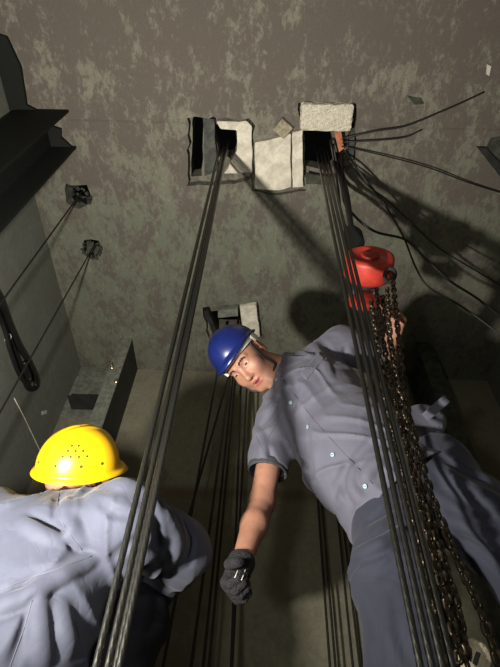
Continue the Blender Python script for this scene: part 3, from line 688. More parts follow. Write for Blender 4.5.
def head(F, c, X, Y, Z, sc=1.0):
    """X = the person's right->left... lateral, Y = face direction, Z = crown"""
    R = np.stack([X, Y, Z], 1)
    L = lambda x, y, z: np.asarray(c)+R @ (np.array([x, y, z])*sc)
    e = lambda p, r, k=.012, mode='u': F.ell(L(*p), [q*sc for q in r], R, k, mode)
    e((0, -.012, .035), (.075, .094, .086)); e((0, .030, -.020), (.064, .066, .085), .02); e((0, .030, -.068), (.056, .056, .042), .02)
    F.cone(L(-.022, .066, -.098), L(.022, .066, -.098), .020*sc, None, .018)
    for s in (-1, 1):
        e((s*.040, .060, -.034), (.026, .024, .028), .02); e((s*.048, .028, -.078), (.020, .035, .026), .02)   # cheek, jaw corner
        F.cone(L(s*.012, .087, .020), L(s*.043, .072, .020), .0105*sc, .009*sc, .012)                           # brow
        e((s*.031, .094, .000), (.016, .013, .010), .010, 's')                                                # socket
        e((s*.031, .0755, .000), (.0155, .0120, .0125), .004)                                                  # lid bulge
        e((s*.0115, .094, -.040), (.0085, .010, .0075), .005)                                                  # nostril wing
        F.ell(L(s*.0055, .104, -.0475), (.0032, .004, .004), R, .002, 's')
        ez = nrm(R @ np.array([s*.9, -.35, 0])); ey = nrm(R @ np.array([s*.35, .9, .1])); Re = np.stack([ez, ey, np.cross(ez, ey)], 1)
        F.ell(L(s*.079, -.008, -.012), (.0075*sc, .019*sc, .031*sc), Re, .005); F.ell(L(s*.088, -.002, -.010), (.006*sc, .011*sc, .020*sc), Re, .003, 's')
        F.cone(L(s*.077, .008, -.014), L(s*.080, .006, -.018), .005*sc, None, .003)
    F.cone(L(0, .086, .010), L(0, .104, -.032), .0075*sc, .0105*sc, .010); e((0, .106, -.038), (.0115, .0105, .0095), .006)
    F.cone(L(-.018, .082, -.0655), L(.018, .082, -.0655), .0065*sc, None, .005); F.cone(L(-.010, .0905, -.064), L(.010, .0905, -.064), .0052*sc, None, .006)
    F.cone(L(-.014, .083, -.0795), L(.014, .083, -.0795), .0078*sc, None, .005)
    F.cone(L(-.019, .0935, -.0715), L(.019, .0935, -.0715), .0034*sc, None, .003, 's')
    return L
def head_mats(me, L, c, R, sc, n_skin=0):
    """lip, mouth, brow as real patches of the face"""
    V = np.empty(len(me.polygons)*3); me.polygons.foreach_get('center', V); V = V.reshape(-1, 3)
    q = ((V-np.asarray(c)) @ R)/sc; idx = np.zeros(len(V), np.int32)
    x, y, z = q.T
    lip = (y > .078) & (((x/.021)**2+((z+.066)/.0062)**2 < 1) | ((x/.018)**2+((z+.0795)/.0068)**2 < 1)); idx[lip] = 1
    mo = (y > .070) & ((x/.016)**2+((z+.0718)/.0026)**2 < 1); idx[mo] = 2
    bx = np.abs(x)
    br = (y > .05) & (bx > .014) & (bx < .048) & (np.abs(z-(.0175+.004*np.sin((bx-.014)/.034*3.14))) < .0038); idx[br] = 3
    me.polygons.foreach_set('material_index', idx)
def eyes(c, R, sc, parent):
    for s in (-1, 1):
        p = np.asarray(c)+R @ (np.array([s*.031, .0775, -.0005])*sc)
        bm = bmesh.new(); bmesh.ops.create_uvsphere(bm, u_segments=20, v_segments=14, radius=1)
        Rm = Matrix(R.tolist())
        for v in bm.verts: v.co = Vector(p)+Rm @ Vector((v.co.x*.0125*sc, v.co.y*.0125*sc, v.co.z*.0042*sc))
        for f in bm.faces:
            if (Rm.inverted() @ (f.calc_center_median()-Vector(p))).y > .0092*sc: f.material_index = 1
        from_bm('eye', bm, [M['eye'], M['iris']], parent)
def helmet(name_m, c, R, sc, parent, rx=.110, ry=.135, rz=.118, z0=.035, holes=False, tilt=0.0):
    """dome with crown ridges, a rim all round and a peak at the front"""
    Rt = R @ np.array([[1, 0, 0], [0, math.cos(tilt), -math.sin(tilt)], [0, math.sin(tilt), math.cos(tilt)]])
    W = lambda v: Vector(np.asarray(c)+Rt @ (np.array([v[0], v[1], v[2]])*sc))
    nu, nv = 96, 26; bm = bmesh.new(); rows = []
    for j in range(nv+1):
        t = j/nv; row = []
        for i in range(nu):
            a = 2*math.pi*i/nu
            e_ = t*math.pi/2; pr = math.cos(e_)**.9; pz = math.sin(e_)**1.0
            x, y, z = rx*pr*math.cos(a), ry*pr*math.sin(a), rz*pz
            if abs(x) < .026 and pz > .25:                       # three raised ridges front to back
                z += .0035*(1-smooth01((abs(abs(x)-.013))/.012))*min(1, (pz-.25)*4)
            row.append((x, y, z+z0))
        rows.append(row)
    rimrows = []
    for (k, dz) in ((1.10, -.010), (1.06, -.003)):               # flared rim, longer at the front
        row = []
        for i in range(nu):
            a = 2*math.pi*i/nu; fr = max(0, math.sin(a))**3
            kk = 1+(k-1)*(1+1.9*fr); row.append((rx*kk*math.cos(a), ry*kk*math.sin(a), z0+dz*(1+1.2*fr)))
        rimrows.append(row)
    rows = rimrows+rows; rings = [[bm.verts.new(W(p)) for p in row] for row in rows[:-1]]; top = bm.verts.new(W(rows[-1][0]))
    for A, B in zip(rings, rings[1:]):
        for k in range(nu): bm.faces.new((A[k], A[(k+1) % nu], B[(k+1) % nu], B[k]))
    for k in range(nu): bm.faces.new((rings[-1][k], rings[-1][(k+1) % nu], top))
    bmesh.ops.recalc_face_normals(bm, faces=bm.faces)
    ctr = W((0, 0, z0+.03)); f0 = max(bm.faces, key=lambda f: (f.calc_center_median()-ctr).length)
    me = bpy.data.meshes.new('helmet'); bm.to_mesh(me); bm.free()
    o = link('helmet', me, M[name_m], parent)
    md = o.modifiers.new('s', 'SOLIDIFY'); md.thickness = .0028; md.offset = -1
    if holes:
        for (a_, e_, r_) in holes:
            a, e = math.radians(a_), math.radians(e_); pr = math.cos(e)**.9
            p = np.array([rx*pr*math.cos(a), ry*pr*math.sin(a), z0+rz*math.sin(e)])
            nn = nrm(np.array([p[0]/rx**2, p[1]/ry**2, (p[2]-z0)/rz**2])); bm = bmesh.new()
            Rl = basis(Rt @ nn); add_lathe(bm, [(r_, -.001), (r_, .0012), (r_*.6, .0013)], W(p), Rl, 12); from_bm('vent_hole', bm, M['hole'], o)
    return o, W
def smooth01(t): t = min(1, max(0, t)); return t*t*(3-2*t)
def folds(F, dirs, amp, seed=0, mask=None):
    """cloth folds: ridged noise, long along `along`, short across"""
    G = F.grid(); out = 0
    for (along, across, fl, fs, a) in dirs:
        al, ac = nrm(along), nrm(across); th = np.cross(al, ac)
        u = sum(G[i]*al[i] for i in range(3)); v = sum(G[i]*ac[i] for i in range(3)); w = sum(G[i]*th[i] for i in range(3))
        n = vnoise(u*fl, v*fs+1.3*vnoise(u*6, v*6, w*6, seed+9), w*fl, seed); out = out+a*(1-np.minimum(np.abs(n)*2.6, 1.25)**.75)
        seed += 1
    if mask is not None: out = out*mask
    F.D -= (out*amp).astype(np.float32)
def creases(F, lines):
    """sewn and pulled folds: (pixels on the garment, radius, depth, 's' furrow / 'u' ridge), cut into the cloth where it lies"""
    me = F.mesh('tmp', 0); tr = BVHTree.FromPolygons([v.co for v in me.vertices], [tuple(p.vertices) for p in me.polygons]); bpy.data.meshes.remove(me)
    for pix, r, dep, mode in lines:
        pts_ = []
        for p in spline([(a, b, 0) for a, b in pix], 5):
            q = tr.ray_cast(Vector(ORG), Vector(ray(p[0], p[1])))
            if q[0] is not None and (not pts_ or (q[0]-pts_[-1][0]).length < .08): pts_.append((q[0], q[1]))
        n = len(pts_)
        for i in range(n-1):
            w = math.sin(math.pi*min(1, max(.12, (i+.5)/n)))**.6
            o_ = (r-dep*w) if mode == 's' else (-r+dep*w)
            F.cone(np.array(pts_[i][0]+pts_[i][1]*o_), np.array(pts_[i+1][0]+pts_[i+1][1]*o_), r, None, .010 if mode == 's' else .016, mode)
def arr(*a): return np.array(a, float)

SHIRT_FOLDS = [([(318, 338), (330, 350), (337, 372), (343, 395)], .012, .007, 's'), ([(309, 342), (322, 356), (330, 378)], .014, .006, 'u'), ([(345, 348), (352, 372), (357, 400), (363, 428)], .012, .006, 's'),
  ([(350, 352), (360, 380), (368, 408)], .014, .007, 'u'), ([(360, 352), (372, 385), (384, 425)], .010, .006, 's'), ([(307, 425), (309, 452), (313, 480)], .010, .0045, 's'), ([(298, 415), (301, 445), (306, 470)], .012, .004, 'u'),
  ([(352, 508), (344, 492), (342, 478), (350, 462)], .010, .007, 's'), ([(334, 498), (336, 485), (345, 470)], .010, .005, 's'), ([(360, 500), (352, 485), (354, 470)], .012, .006, 'u'),
  ([(262, 440), (270, 455), (280, 474)], .009, .007, 's'), ([(281, 392), (272, 410), (258, 430)], .010, .006, 's'), ([(254, 430), (262, 440), (262, 460)], .011, .005, 'u'), ([(290, 375), (296, 392), (291, 415)], .010, .0045, 's'),
  ([(372, 440), (360, 452), (352, 462)], .010, .006, 's'), ([(385, 452), (372, 468), (364, 480)], .012, .006, 'u'), ([(285, 440), (292, 452), (310, 468)], .009, .004, 's')]
TROUSER_FOLDS = [([(348, 552), (372, 538), (400, 520)], .012, .008, 's'), ([(350, 566), (380, 552), (404, 540)], .012, .006, 's'), ([(350, 558), (375, 546), (402, 530)], .012, .006, 'u'), ([(368, 522), (385, 510), (402, 500)], .010, .006, 's'),
  ([(362, 600), (372, 630), (380, 660)], .012, .005, 's'), ([(395, 600), (398, 630), (410, 662)], .014, .005, 's'), ([(440, 455), (462, 470), (485, 480)], .010, .008, 's'), ([(442, 470), (465, 485), (498, 500)], .014, .008, 'u'),
  ([(440, 486), (465, 502), (500, 520)], .012, .009, 's'), ([(445, 520), (470, 528), (500, 545)], .014, .008, 'u'), ([(450, 540), (472, 545), (500, 568)], .012, .007, 's'), ([(380, 575), (395, 560), (408, 550)], .010, .005, 's')]
JACKET_FOLDS = [([(60, 490), (57, 510), (64, 530), (76, 545), (96, 562)], .010, .009, 's'), ([(68, 500), (66, 520), (80, 540)], .014, .006, 'u'), ([(-2, 596), (30, 583), (60, 568), (90, 556)], .010, .007, 's'), ([(-2, 618), (35, 600), (66, 580), (95, 566)], .010, .008, 's'),
  ([(-2, 606), (34, 592), (64, 574), (92, 561)], .013, .006, 'u'), ([(34, 602), (26, 630), (14, 660)], .009, .007, 's'), ([(48, 610), (52, 630), (60, 655)], .013, .007, 's'), ([(40, 600), (40, 630), (44, 660)], .014, .007, 'u'),
  ([(62, 605), (66, 630), (70, 650)], .012, .006, 'u'), ([(30, 515), (45, 524), (60, 532)], .010, .006, 's'), ([(24, 522), (40, 532), (58, 540)], .012, .005, 'u'), ([(76, 496), (95, 486), (118, 492)], .010, .005, 's'),
  ([(112, 560), (130, 545), (150, 535)], .012, .006, 's'), ([(150, 505), (158, 525), (160, 550)], .014, .008, 's'), ([(168, 515), (176, 535), (176, 560)], .014, .008, 'u'), ([(186, 520), (194, 540), (190, 565)], .010, .009, 's'),
  ([(125, 575), (142, 560), (160, 556)], .012, .006, 'u'), ([(100, 500), (112, 512), (130, 515)], .010, .005, 's')]
# ============================================================ worker with the blue helmet
hs = 1.0
hC = P(246, 359, 1.24)                          # between the ears
tocam = nrm(ORG-hC)
a_up = nrm(-.80*CX+.60*CY); b_lat = nrm(-.60*CX-.80*CY)
hY = nrm(.46*b_lat+.88*tocam-.10*a_up); hZ = nrm(a_up-hY*np.dot(a_up, hY)); hX = np.cross(hY, hZ)
HRm = np.stack([hX, hY, hZ], 1)
neck = P(284, 373, 1.27)
shR = P(276, 424, 1.33); shL = P(343, 345, 1.23)       # his right / left shoulder joints
chest = P(318, 403, 1.26); belly = P(352, 448, 1.23); pelvis = P(392, 487, 1.21)
elR = P(262, 502, 1.36); wrR = P(240, 566, 1.26)
elL = P(388, 360, 1.36); wrL = P(393, 336, 1.14)
hipR = P(382, 508, 1.21); hipL = P(422, 464, 1.20)
knR = P(414, 660, 1.13); ftR = arr(knR[0]-.02, 1.30, .09)
knL = P(545, 590, 1.14); ftL = arr(knL[0]+.04, 1.28, .09)
dist = lambda a, b: round(float(np.linalg.norm(a-b)), 3)
print('W2 head', hC, 'neck-hip', dist(neck, pelvis), 'sh', dist(shR, shL), 'uarm', dist(shR, elR), 'farm', dist(elR, wrR), 'L', dist(shL, elL), dist(elL, wrL), 'thigh', dist(hipR, knR), dist(hipL, knL), 'shin', dist(knR, ftR), dist(knL, ftL), 'z', pelvis[2], knR, knL)
w2 = empty('person', (pelvis[0], pelvis[1]+.05, 0), 'person in blue helmet and grey-blue short-sleeved shirt leaning sideways, looking down', 'person')
pts = [hC, neck, shR, shL, elR, wrR, elL, wrL, hipR, hipL, knR, knL, ftR, ftL]
lo = np.min(pts, 0)-.2; hi = np.max(pts, 0)+.2; lo[2] = max(lo[2], -.01)
F = Field(lo, hi, .0042)
tn = nrm(np.cross(nrm(pelvis-neck), nrm(shL-shR))); tn = tn if np.dot(tn, tocam) > 0 else -tn      # chest normal
lat = nrm(shL-shR); axd = nrm(pelvis-neck)
L = head(F, hC, hX, hY, hZ, hs)
F.cone(L(0, -.02, -.05), neck+.01*axd, .054, .060, .03); F.cone(L(0, -.03, -.07), neck-tn*.01, .05, .062, .02)
F.cone(neck+axd*.05, shR, .052, .044, .04); F.cone(neck+axd*.05, shL, .052, .044, .04)
F.cone(chest-axd*.03, belly, .085, .08, .05, flat=(lat, 1.45)); F.cone(belly, pelvis, .08, .085, .05, flat=(lat, 1.4))
F.cone(shR, elR, .043, .038, .03); F.cone(elR, elR+(wrR-elR)*.4, .038, .037, .02); F.cone(elR+(wrR-elR)*.4, wrR, .037, .024, .02)
F.cone(shL, elL, .043, .038, .03); F.cone(elL, wrL, .038, .025, .02)
for h_, k_, f_ in ((hipR, knR, ftR), (hipL, knL, ftL)):
    F.cone(pelvis, h_, .075, .075, .04); F.cone(h_, k_, .072, .05, .03); F.cone(k_, f_, .048, .033, .03)
    F.cone(f_-arr(0, -.02, .03), f_+arr(.02, -.13, -.045), .035, .03, .02)
dR = nrm(wrR-elR); nR = nrm(-CX*.6-CY*.2+tocam*.1+CX*0)
hand(F, wrR+dR*.01, dR, nrm(tocam+.25*CX), 1, (1.0, 1.1, 1.15, 1.2), -.0015, sc=.86, thumb_in=2.2)
dL = nrm(.15*CX+.75*CY+.5*tocam); hand(F, wrL+dL*.005, dL, nrm(-.9*CX+.2*tocam), -1, (.9, .95, 1.0, 1.0), 0, sc=.95)
me = F.mesh('body', 1); head_mats(me, L, hC, HRm, hs)
body2 = link('body', me, [M['skin'], M['lip'], M['mouth'], M['hair']], w2)
eyes(hC, HRm, hs, w2)
# hair under the helmet
Fh = Field(hC-.16, hC+.16, .004)
Fh.ell(L(0, -.014, .036), (.0795*hs, .099*hs, .091*hs), HRm, 0); G = Fh.grid()
q = [sum((G[i]-hC[i])*HRm[i, j] for i in range(3))/hs for j in range(3)]
face = np.maximum(q[1]-.018+.25*(q[2]-.03), -(q[2]-.047)*1.0)          # keep behind the temples or above the forehead
low = -(q[2]+.045-.2*q[1]); Fh.D = np.maximum(np.maximum(Fh.D, np.minimum(face, 1)*1.0), low)
for s in (-1, 1): Fh.ell(L(s*.082, -.004, -.014), (.02, .02, .034), HRm, .004, 's')
Fh.D += (vnoise(q[0]*160, q[1]*160, q[2]*60, 3)*.0015).astype(np.float32)
link('hair', Fh.mesh('hair', 1), M['hair'], w2)
hel2, HW = helmet('blue', hC, HRm, hs, w2, rx=.094, ry=.113, rz=.098, z0=.052, tilt=.14)
# white suspension band inside the rim, with the side clip
Lw = lambda x, y, z: L(x, y, z)
bm = bmesh.new(); pts_ = []
for i in range(48):
    a = 2*math.pi*i/48; pts_.append(HW((.088*math.cos(a), .108*math.sin(a), .034)))
add_tube(bm, pts_, .011, 8, closed=True, flat=(1, .14)); from_bm('headband', bm, M['white'], hel2)
for s in (-1, 1):
    bm = bmesh.new(); add_box(bm, HW((s*.094, .004, .028)), (.005, .017, .014), Matrix(HRm.tolist()), .002); from_bm('side_clip', bm, M['white'], hel2)
# chin strap in front of the ear, under the chin
bvh = lambda o: BVHTree.FromPolygons([v.co+o.matrix_world.translation for v in o.data.vertices], [p.vertices[:] for p in o.data.polygons])
bpy.context.view_layer.update()
def wmat(o):
    v = Vector((0, 0, 0))
    while o is not None: v += o.location; o = o.parent
    return v
def tree(o):
    w = wmat(o); return BVHTree.FromPolygons([v.co+w for v in o.data.vertices], [tuple(p.vertices) for p in o.data.polygons])
tb = tree(body2)
def strap_path(cps, tr, off, n=40):
    out = []
    for p in spline(cps, 8):
        r = tr.find_nearest(Vector(p)); out.append(r[0]+(r[1] if (Vector(p)-r[0]).dot(r[1]) >= -1e9 else -r[1])*off)
    for _ in range(3): out = [out[0]]+[(out[i-1]+out[i]*2+out[i+1])/4 for i in range(1, len(out)-1)]+[out[-1]]
    return out
cps = [L(.079, .020, .030), L(.074, .030, 0), L(.068, .042, -.04), L(.060, .050, -.085), L(.040, .048, -.115), L(0, .045, -.125), L(-.040, .030, -.115), L(-.060, .036, -.085), L(-.068, .036, -.04), L(-.074, .030, 0), L(-.079, .020, .030)]
bm = bmesh.new(); add_tube(bm, strap_path(cps, tb, .0035), .0062, 8, flat=(.8, .8)); from_bm('chin_strap', bm, M['strap'], hel2)
# ---- shirt
slR = shR+(elR-shR)*.50; slL = shL+(elL-shL)*.62
hem = P(378, 497, 1.12)
pts = [neck, shR, shL, slR, slL, pelvis, P(350, 530, 1.08), P(440, 430, 1.15)]
F = Field(np.min(pts, 0)-.17, np.max(pts, 0)+.17, .004)
F.cone(neck+axd*.035, shR, .058, .062, .05); F.cone(neck+axd*.035, shL, .058, .062, .05)
F.cone(chest-axd*.05, chest+axd*.05, .115, .118, .05, flat=(lat, 1.22)); F.cone(chest, belly, .118, .122, .06, flat=(lat, 1.3)); F.cone(belly, pelvis+axd*.11, .122, .136, .05, flat=(lat, 1.36))
F.cone(shR, slR, .066, .058, .03); F.cone(slR, slR+nrm(elR-shR)*.06, .057, .058, .02)
F.cone(shL, slL, .072, .066, .03); F.cone(slL, slL+nrm(elL-shL)*.06, .066, .066, .02)
F.cone(belly+axd*.04, P(424, 424, 1.20), .075, .058, .05)
# folds radiating from the armpits across the chest and above the waist
ap = nrm(shL-belly); 
folds(F, [(lat*.5+axd, lat-axd*.5, 5, 17, 1.0), (lat*.9-axd*.3, axd, 5, 15, .8)], .0075, 4)
G = F.grid()
creases(F, SHIRT_FOLDS); hp_ = pelvis+axd*.060
cutH = F.half(hp_, nrm(axd+.10*lat))
cR = np.maximum(F.half(slR+nrm(elR-shR)*.035, elR-shR), F.ball(slR+nrm(elR-shR)*.06, .13))
cL = np.maximum(F.half(slL+nrm(elL-shL)*.02, elL-shL), F.ball(slL+nrm(elL-shL)*.06, .12))
nk = nrm(L(0, -.01, -.06)-neck); cN = np.maximum(F.half(neck+nk*.012+tn*.0, nk), F.ball(neck+nk*.05, .12))
# trim garment beyond hem, cuffs, neckline; then hollow it near the openings
D0 = F.D.copy()
F.D = np.maximum(F.D, -np.minimum(np.minimum(cutH, cR), np.minimum(cN, cL)))
near_ = np.minimum(np.minimum(cutH-.12, cR-.07), np.minimum(cN-.03, cL-.06))
F.D = np.maximum(F.D, -np.maximum(D0+.007, near_))
shirt = link('shirt', F.mesh('shirt', 2), M['shirt'], w2)
ts = tree(shirt)
def onto(tr, px, py):
    d = Vector(ray(px, py)); r = tr.ray_cast(Vector(ORG), d); return r
def ribbon(name, pix, tr, w_, m, parent, off=.003, flat=(1, .25), r=None, n=10):
    pts_ = []; 
    for p in spline([(a, b, 0) for a, b in pix], n):
        r_ = onto(tr, p[0], p[1])
        if r_[0] is not None: pts_.append(r_[0]+r_[1]*off)
    for _ in range(2): pts_ = [pts_[0]]+[(pts_[i-1]+pts_[i]*2+pts_[i+1])/4 for i in range(1, len(pts_)-1)]+[pts_[-1]]
    bm = bmesh.new(); add_tube(bm, pts_, w_, 6); return from_bm(name, bm, m, parent)
def patch(name, outline, tr, m, parent, off=.0035, th=.0025, res=10, mat_edge=None):
    """a piece of cloth lying on the garment: outline of 4 pixels, conformed to the surface"""
    A, B, Cc, D = [np.array(o, float) for o in outline]; bm = bmesh.new(); g = []
    for i in range(res+1):
        row = []
        for j in range(res+1):
            u, v = i/res, j/res; p = A*(1-u)*(1-v)+B*u*(1-v)+Cc*u*v+D*(1-u)*v; r_ = onto(tr, p[0], p[1])
            row.append((r_[0]+r_[1]*off) if r_[0] is not None else None)
        g.append(row)
    V = [[bm.verts.new(q) if q is not None else None for q in row] for row in g]
    for i in range(res):
        for j in range(res):
            c = (V[i][j], V[i+1][j], V[i+1][j+1], V[i][j+1])
            if all(x is not None for x in c) and max((c[0].co-c[2].co).length, (c[1].co-c[3].co).length) < .06: bm.faces.new(c)
    for v in list(bm.verts):
        if not v.link_faces: bm.verts.remove(v)
    bmesh.ops.smooth_vert(bm, verts=bm.verts, factor=.5, use_axis_x=True, use_axis_y=True, use_axis_z=True)
    o = from_bm(name, bm, m, parent); md = o.modifiers.new('s', 'SOLIDIFY'); md.thickness = th; md.offset = 0; return o
for px, py in ((277, 380), (291, 403), (308.5, 427), (333, 455), (365.5, 486)):
    r_ = onto(ts, px, py)
    if r_[0] is None: continue
    bm = bmesh.new(); Rb = basis(r_[1]); add_lathe(bm, [(.001, 0), (.0055, 0), (.0062, .0018), (.0055, .003), (.0038, .0022), (.001, .0022)], r_[0]+r_[1]*.002, Rb, 18)
    o = from_bm('button', bm, M['button'], shirt)
    for s in (-1, 1):
        bm = bmesh.new(); add_lathe(bm, [(.0012, 0), (.0012, .001)], r_[0]+r_[1]*.0046+(Rb @ Vector((s*.0018, 0, 0))), Rb, 8); from_bm('button_hole', bm, M['seam'], o)
ribbon('placket_seam', [(281, 377), (297, 398), (315, 421), (340, 449), (373, 484)], ts, .0008, M['seam'], shirt, .0004)
patch('pocket_flap', [(300, 374), (320, 352), (325, 358), (306, 381)], ts, M['shirt'], shirt, .0015, .002, 10)
ribbon('yoke_seam', [(268, 438), (276, 425), (281, 410), (279, 398)], ts, .0009, M['seam'], shirt, .0004)
ribbon('sleeve_seam', [(256, 436), (262, 448), (270, 463), (280, 478)], ts, .0009, M['seam'], shirt, .0004)
# collar: two leaves round the neck
Fc = Field(neck-.15, neck+.15, .003)
Fc.cone(neck-nk*.06, neck+nk*.05, .080, .070, 0); Dc = Fc.D.copy()
G = Fc.grid(); rel = [G[i]-neck[i] for i in range(3)]
along = sum(rel[i]*nk[i] for i in range(3)); fwd = sum(rel[i]*tn[i] for i in range(3))
Fc.D = np.maximum(np.abs(Dc)-.0035, np.maximum(along-.032+.25*fwd, -along-.022-.10*np.maximum(fwd, 0)/.06*.25))
sidew = sum(rel[i]*lat[i] for i in range(3))
Fc.D = np.maximum(Fc.D, -(np.maximum(np.abs(sidew)-.010-np.maximum(0, along)*.7, -(fwd-.03))))
link('collar', Fc.mesh('collar', 1), M['shirt'], shirt)
# dark cuff band of the right sleeve
ue = nrm(elR-shR); cc = slR+ue*.033
Fb = Field(cc-.12, cc+.12, .003); Fb.cone(slR-ue*.05, slR+ue*.12, .0595, .062, 0); Db = Fb.D.copy(); G = Fb.grid()
al_ = sum((G[i]-cc[i])*ue[i] for i in range(3)); Fb.D = np.maximum(np.abs(Db)-.004, np.abs(al_)-.013); link('cuff', Fb.mesh('cuff', 1), M['lining'], shirt)
# ---- trousers
pts = [pelvis-axd*.1, knR, knL, ftR, ftL]
F = Field(np.min(pts, 0)-.16, np.max(pts, 0)+.16, .0055)
F.cone(pelvis-axd*.04, pelvis+axd*.04, .100, .106, .04, flat=(lat, 1.3))
F.cone(pelvis, hipR+axd*.05, .09, .100, .04); F.cone(pelvis, hipL+axd*.05, .09, .102, .04)
for h_, k_, f_ in ((hipR, knR, ftR), (hipL, knL, ftL)):
    m_ = h_+(k_-h_)*.5; F.cone(h_+axd*.04, m_, .102, .098, .04); F.cone(m_, k_, .098, .092, .04); F.cone(k_, f_+arr(0, 0, .05), .086, .074, .04)
tdir = nrm(knR-hipR)
folds(F, [(lat, tdir, 5, 13, 1.0), (tdir+lat*.4, lat, 4, 13, .7)], .008, 14)
creases(F, TROUSER_FOLDS); G = F.grid(); F.D = np.maximum(F.D, -(F.half(pelvis-axd*.03, -axd))); F.D = np.maximum(F.D, (.075-G[2]).astype(np.float32))
trous = link('trousers', F.mesh('trousers', 2), M['trouser'], w2)
tt = tree(trous)
# waist tab at his left hip
tq = P(436, 408, 1.06); Rt_ = np.stack([nrm(.75*CX+.66*CY), nrm(.66*CX-.75*CY), CZ], 1)
bm = bmesh.new(); add_box(bm, tq, (.042, .0135, .003), Matrix(Rt_.tolist()), .003); from_bm('waist_tab', bm, M['shirt'], shirt, False)['label'] = 'pale waist tab sticking out'
# shoes
for k_, f_ in ((knR, ftR), (knL, ftL)):
    Fs = Field(f_-.22, f_+.22, .006); Fs.cone(f_-arr(0, -.02, .035), f_+arr(.02, -.14, -.045), .048, .042, .03); Fs.cone(f_, f_+arr(0, 0, .05), .047, .047, .02)
    G = Fs.grid(); Fs.D = np.maximum(Fs.D, (.002-G[2]).astype(np.float32)); link('shoe', Fs.mesh('shoe', 1), M['black'], w2)
# glove on his right hand
Fg = Field(wrR-.22, wrR+.22, .0025)
hand(Fg, wrR+dR*.01, dR, nrm(tocam+.25*CX), 1, (1.0, 1.1, 1.15, 1.2), .0035, sc=.86, thumb_in=2.2)
Fg.cone(wrR-dR*.015, wrR+dR*.02, .034, .032, .006); Fg.cone(wrR-dR*.022, wrR-dR*.012, .035, .036, .003)
G = Fg.grid(); Fg.D = np.maximum(Fg.D, -Fg.half(wrR-dR*.022, -dR)); ring = np.sin(sum(G[i]*dR[i] for i in range(3))*900)*.0006; Fg.D += ring.astype(np.float32)
glv = link('glove', Fg.mesh('glove', 1), M['glove'], w2)
tg = tree(glv)
ribbon('glove_seam', [(238, 571), (235, 578)], tg, .0012, M['white'], glv, .0015)
ribbon('glove_seam', [(245, 570), (241, 580)], tg, .0012, M['white'], glv, .0015)

# ============================================================ worker with the yellow helmet
yC = P(78, 474, 1.17); ys = .94
yZ = nrm(.06*CX+.93*CY-.36*CZ*1.0*0+.10*CZ); yY = nrm(.62*CX-.10*CY-.72*CZ); yY = nrm(yY-yZ*np.dot(yY, yZ)); yX = np.cross(yY, yZ); YR_ = np.stack([yX, yY, yZ], 1)
n1 = P(76, 524, 1.13); c1_ = P(40, 572, 1.12); b1 = P(6, 640, 1.12); p1 = arr(b1[0]-.03, 1.10, .24)
s1R = P(124, 522, 1.06); s1L = P(-28, 530, 1.06)
e1R = P(180, 550, 1.28); w1R = P(150, 598, 1.50); e1L = P(-92, 560, 1.25); w1L = P(40, 600, 1.48)
h1R = p1+arr(.09, .02, 0); h1L = p1+arr(-.09, .02, 0)
k1R = P(132, 622, 1.38); f1R = arr(k1R[0]-.02, 1.28, .08); k1L = arr(p1[0]-.12, 1.46, .50); f1L = arr(k1L[0], 1.28, .08)
print('W1 head', yC, 'neck', n1, 'pelvis', p1, 'torso', dist(n1, p1), 'sh', dist(s1R, s1L), 'ua', dist(s1R, e1R), dist(s1L, e1L), 'fa', dist(e1R, w1R), dist(e1L, w1L), 'th', dist(h1R, k1R), dist(h1L, k1L), 'sh', dist(k1R, f1R), dist(k1L, f1L), k1R)
w1 = empty('person', (p1[0], p1[1], 0), 'person in yellow helmet and long-sleeved blue-grey jacket crouching with back turned', 'person')
pts = [yC, n1, s1R, s1L, e1R, w1R, e1L, w1L, p1, k1R, k1L, f1R, f1L]
lo = np.min(pts, 0)-.17; hi = np.max(pts, 0)+.17; lo[0] = max(lo[0], XL+.01)
F = Field(lo, hi, .006)
L1 = head(F, yC, yX, yY, yZ, ys)
F.cone(L1(0, -.03, -.05), n1, .055, .06, .03)
ax1 = nrm(b1-n1); lat1 = nrm(s1R-s1L)
F.cone(n1-arr(0, 0, .05), s1R-arr(0, 0, .01), .038, .036, .02); F.cone(n1-arr(0, 0, .05), s1L-arr(0, 0, .02), .038, .034, .02); F.cone(c1_, b1, .08, .08, .04, flat=(lat1, 1.2)); F.cone(b1, p1, .08, .085, .05, flat=(lat1, 1.35)); F.cone(n1+ax1*.06, c1_, .055, .075, .03, flat=(lat1, 1.2))
for a_, b_, c_ in ((s1R-arr(0, 0, .01), e1R, w1R), (s1L-arr(0, 0, .02), e1L, w1L)): F.cone(a_, b_, .038, .036, .01); F.cone(b_, c_, .038, .025, .02)
for a_, b_, c_ in ((h1R, k1R, f1R), (h1L, k1L, f1L)): F.cone(a_, b_, .075, .055, .03); F.cone(b_, c_, .05, .035, .03); F.cone(c_, c_+arr(.03, .14, -.045), .034, .028, .02)
d1 = nrm(w1R-e1R); hand(F, w1R, d1, arr(.2, .6, .3), -1, (.8, .9, .9, .95), -.001)
d2 = nrm(w1L-e1L); hand(F, w1L, d2, arr(.2, .6, .3), 1, (.8, .9, .9, .95), -.001)
me = F.mesh('body', 1); link('body', me, M['skin'], w1)
eyes(yC, YR_, ys, w1)
Fh = Field(yC-.16, yC+.16, .005); Fh.ell(L1(0, -.014, .036), (.0810*ys, .1005*ys, .092*ys), YR_, 0); G = Fh.grid()
q = [sum((G[i]-yC[i])*YR_[i, j] for i in range(3))/ys for j in range(3)]
face = np.maximum(q[1]-.018+.25*(q[2]-.03), -(q[2]-.047)); Fh.D = np.maximum(np.maximum(Fh.D, face), -(q[2]+.06))
for s in (-1, 1): Fh.ell(L1(s*.082, -.004, -.014), (.02, .02, .034), YR_, .004, 's')
link('hair', Fh.mesh('hair', 1), M['hair'], w1)
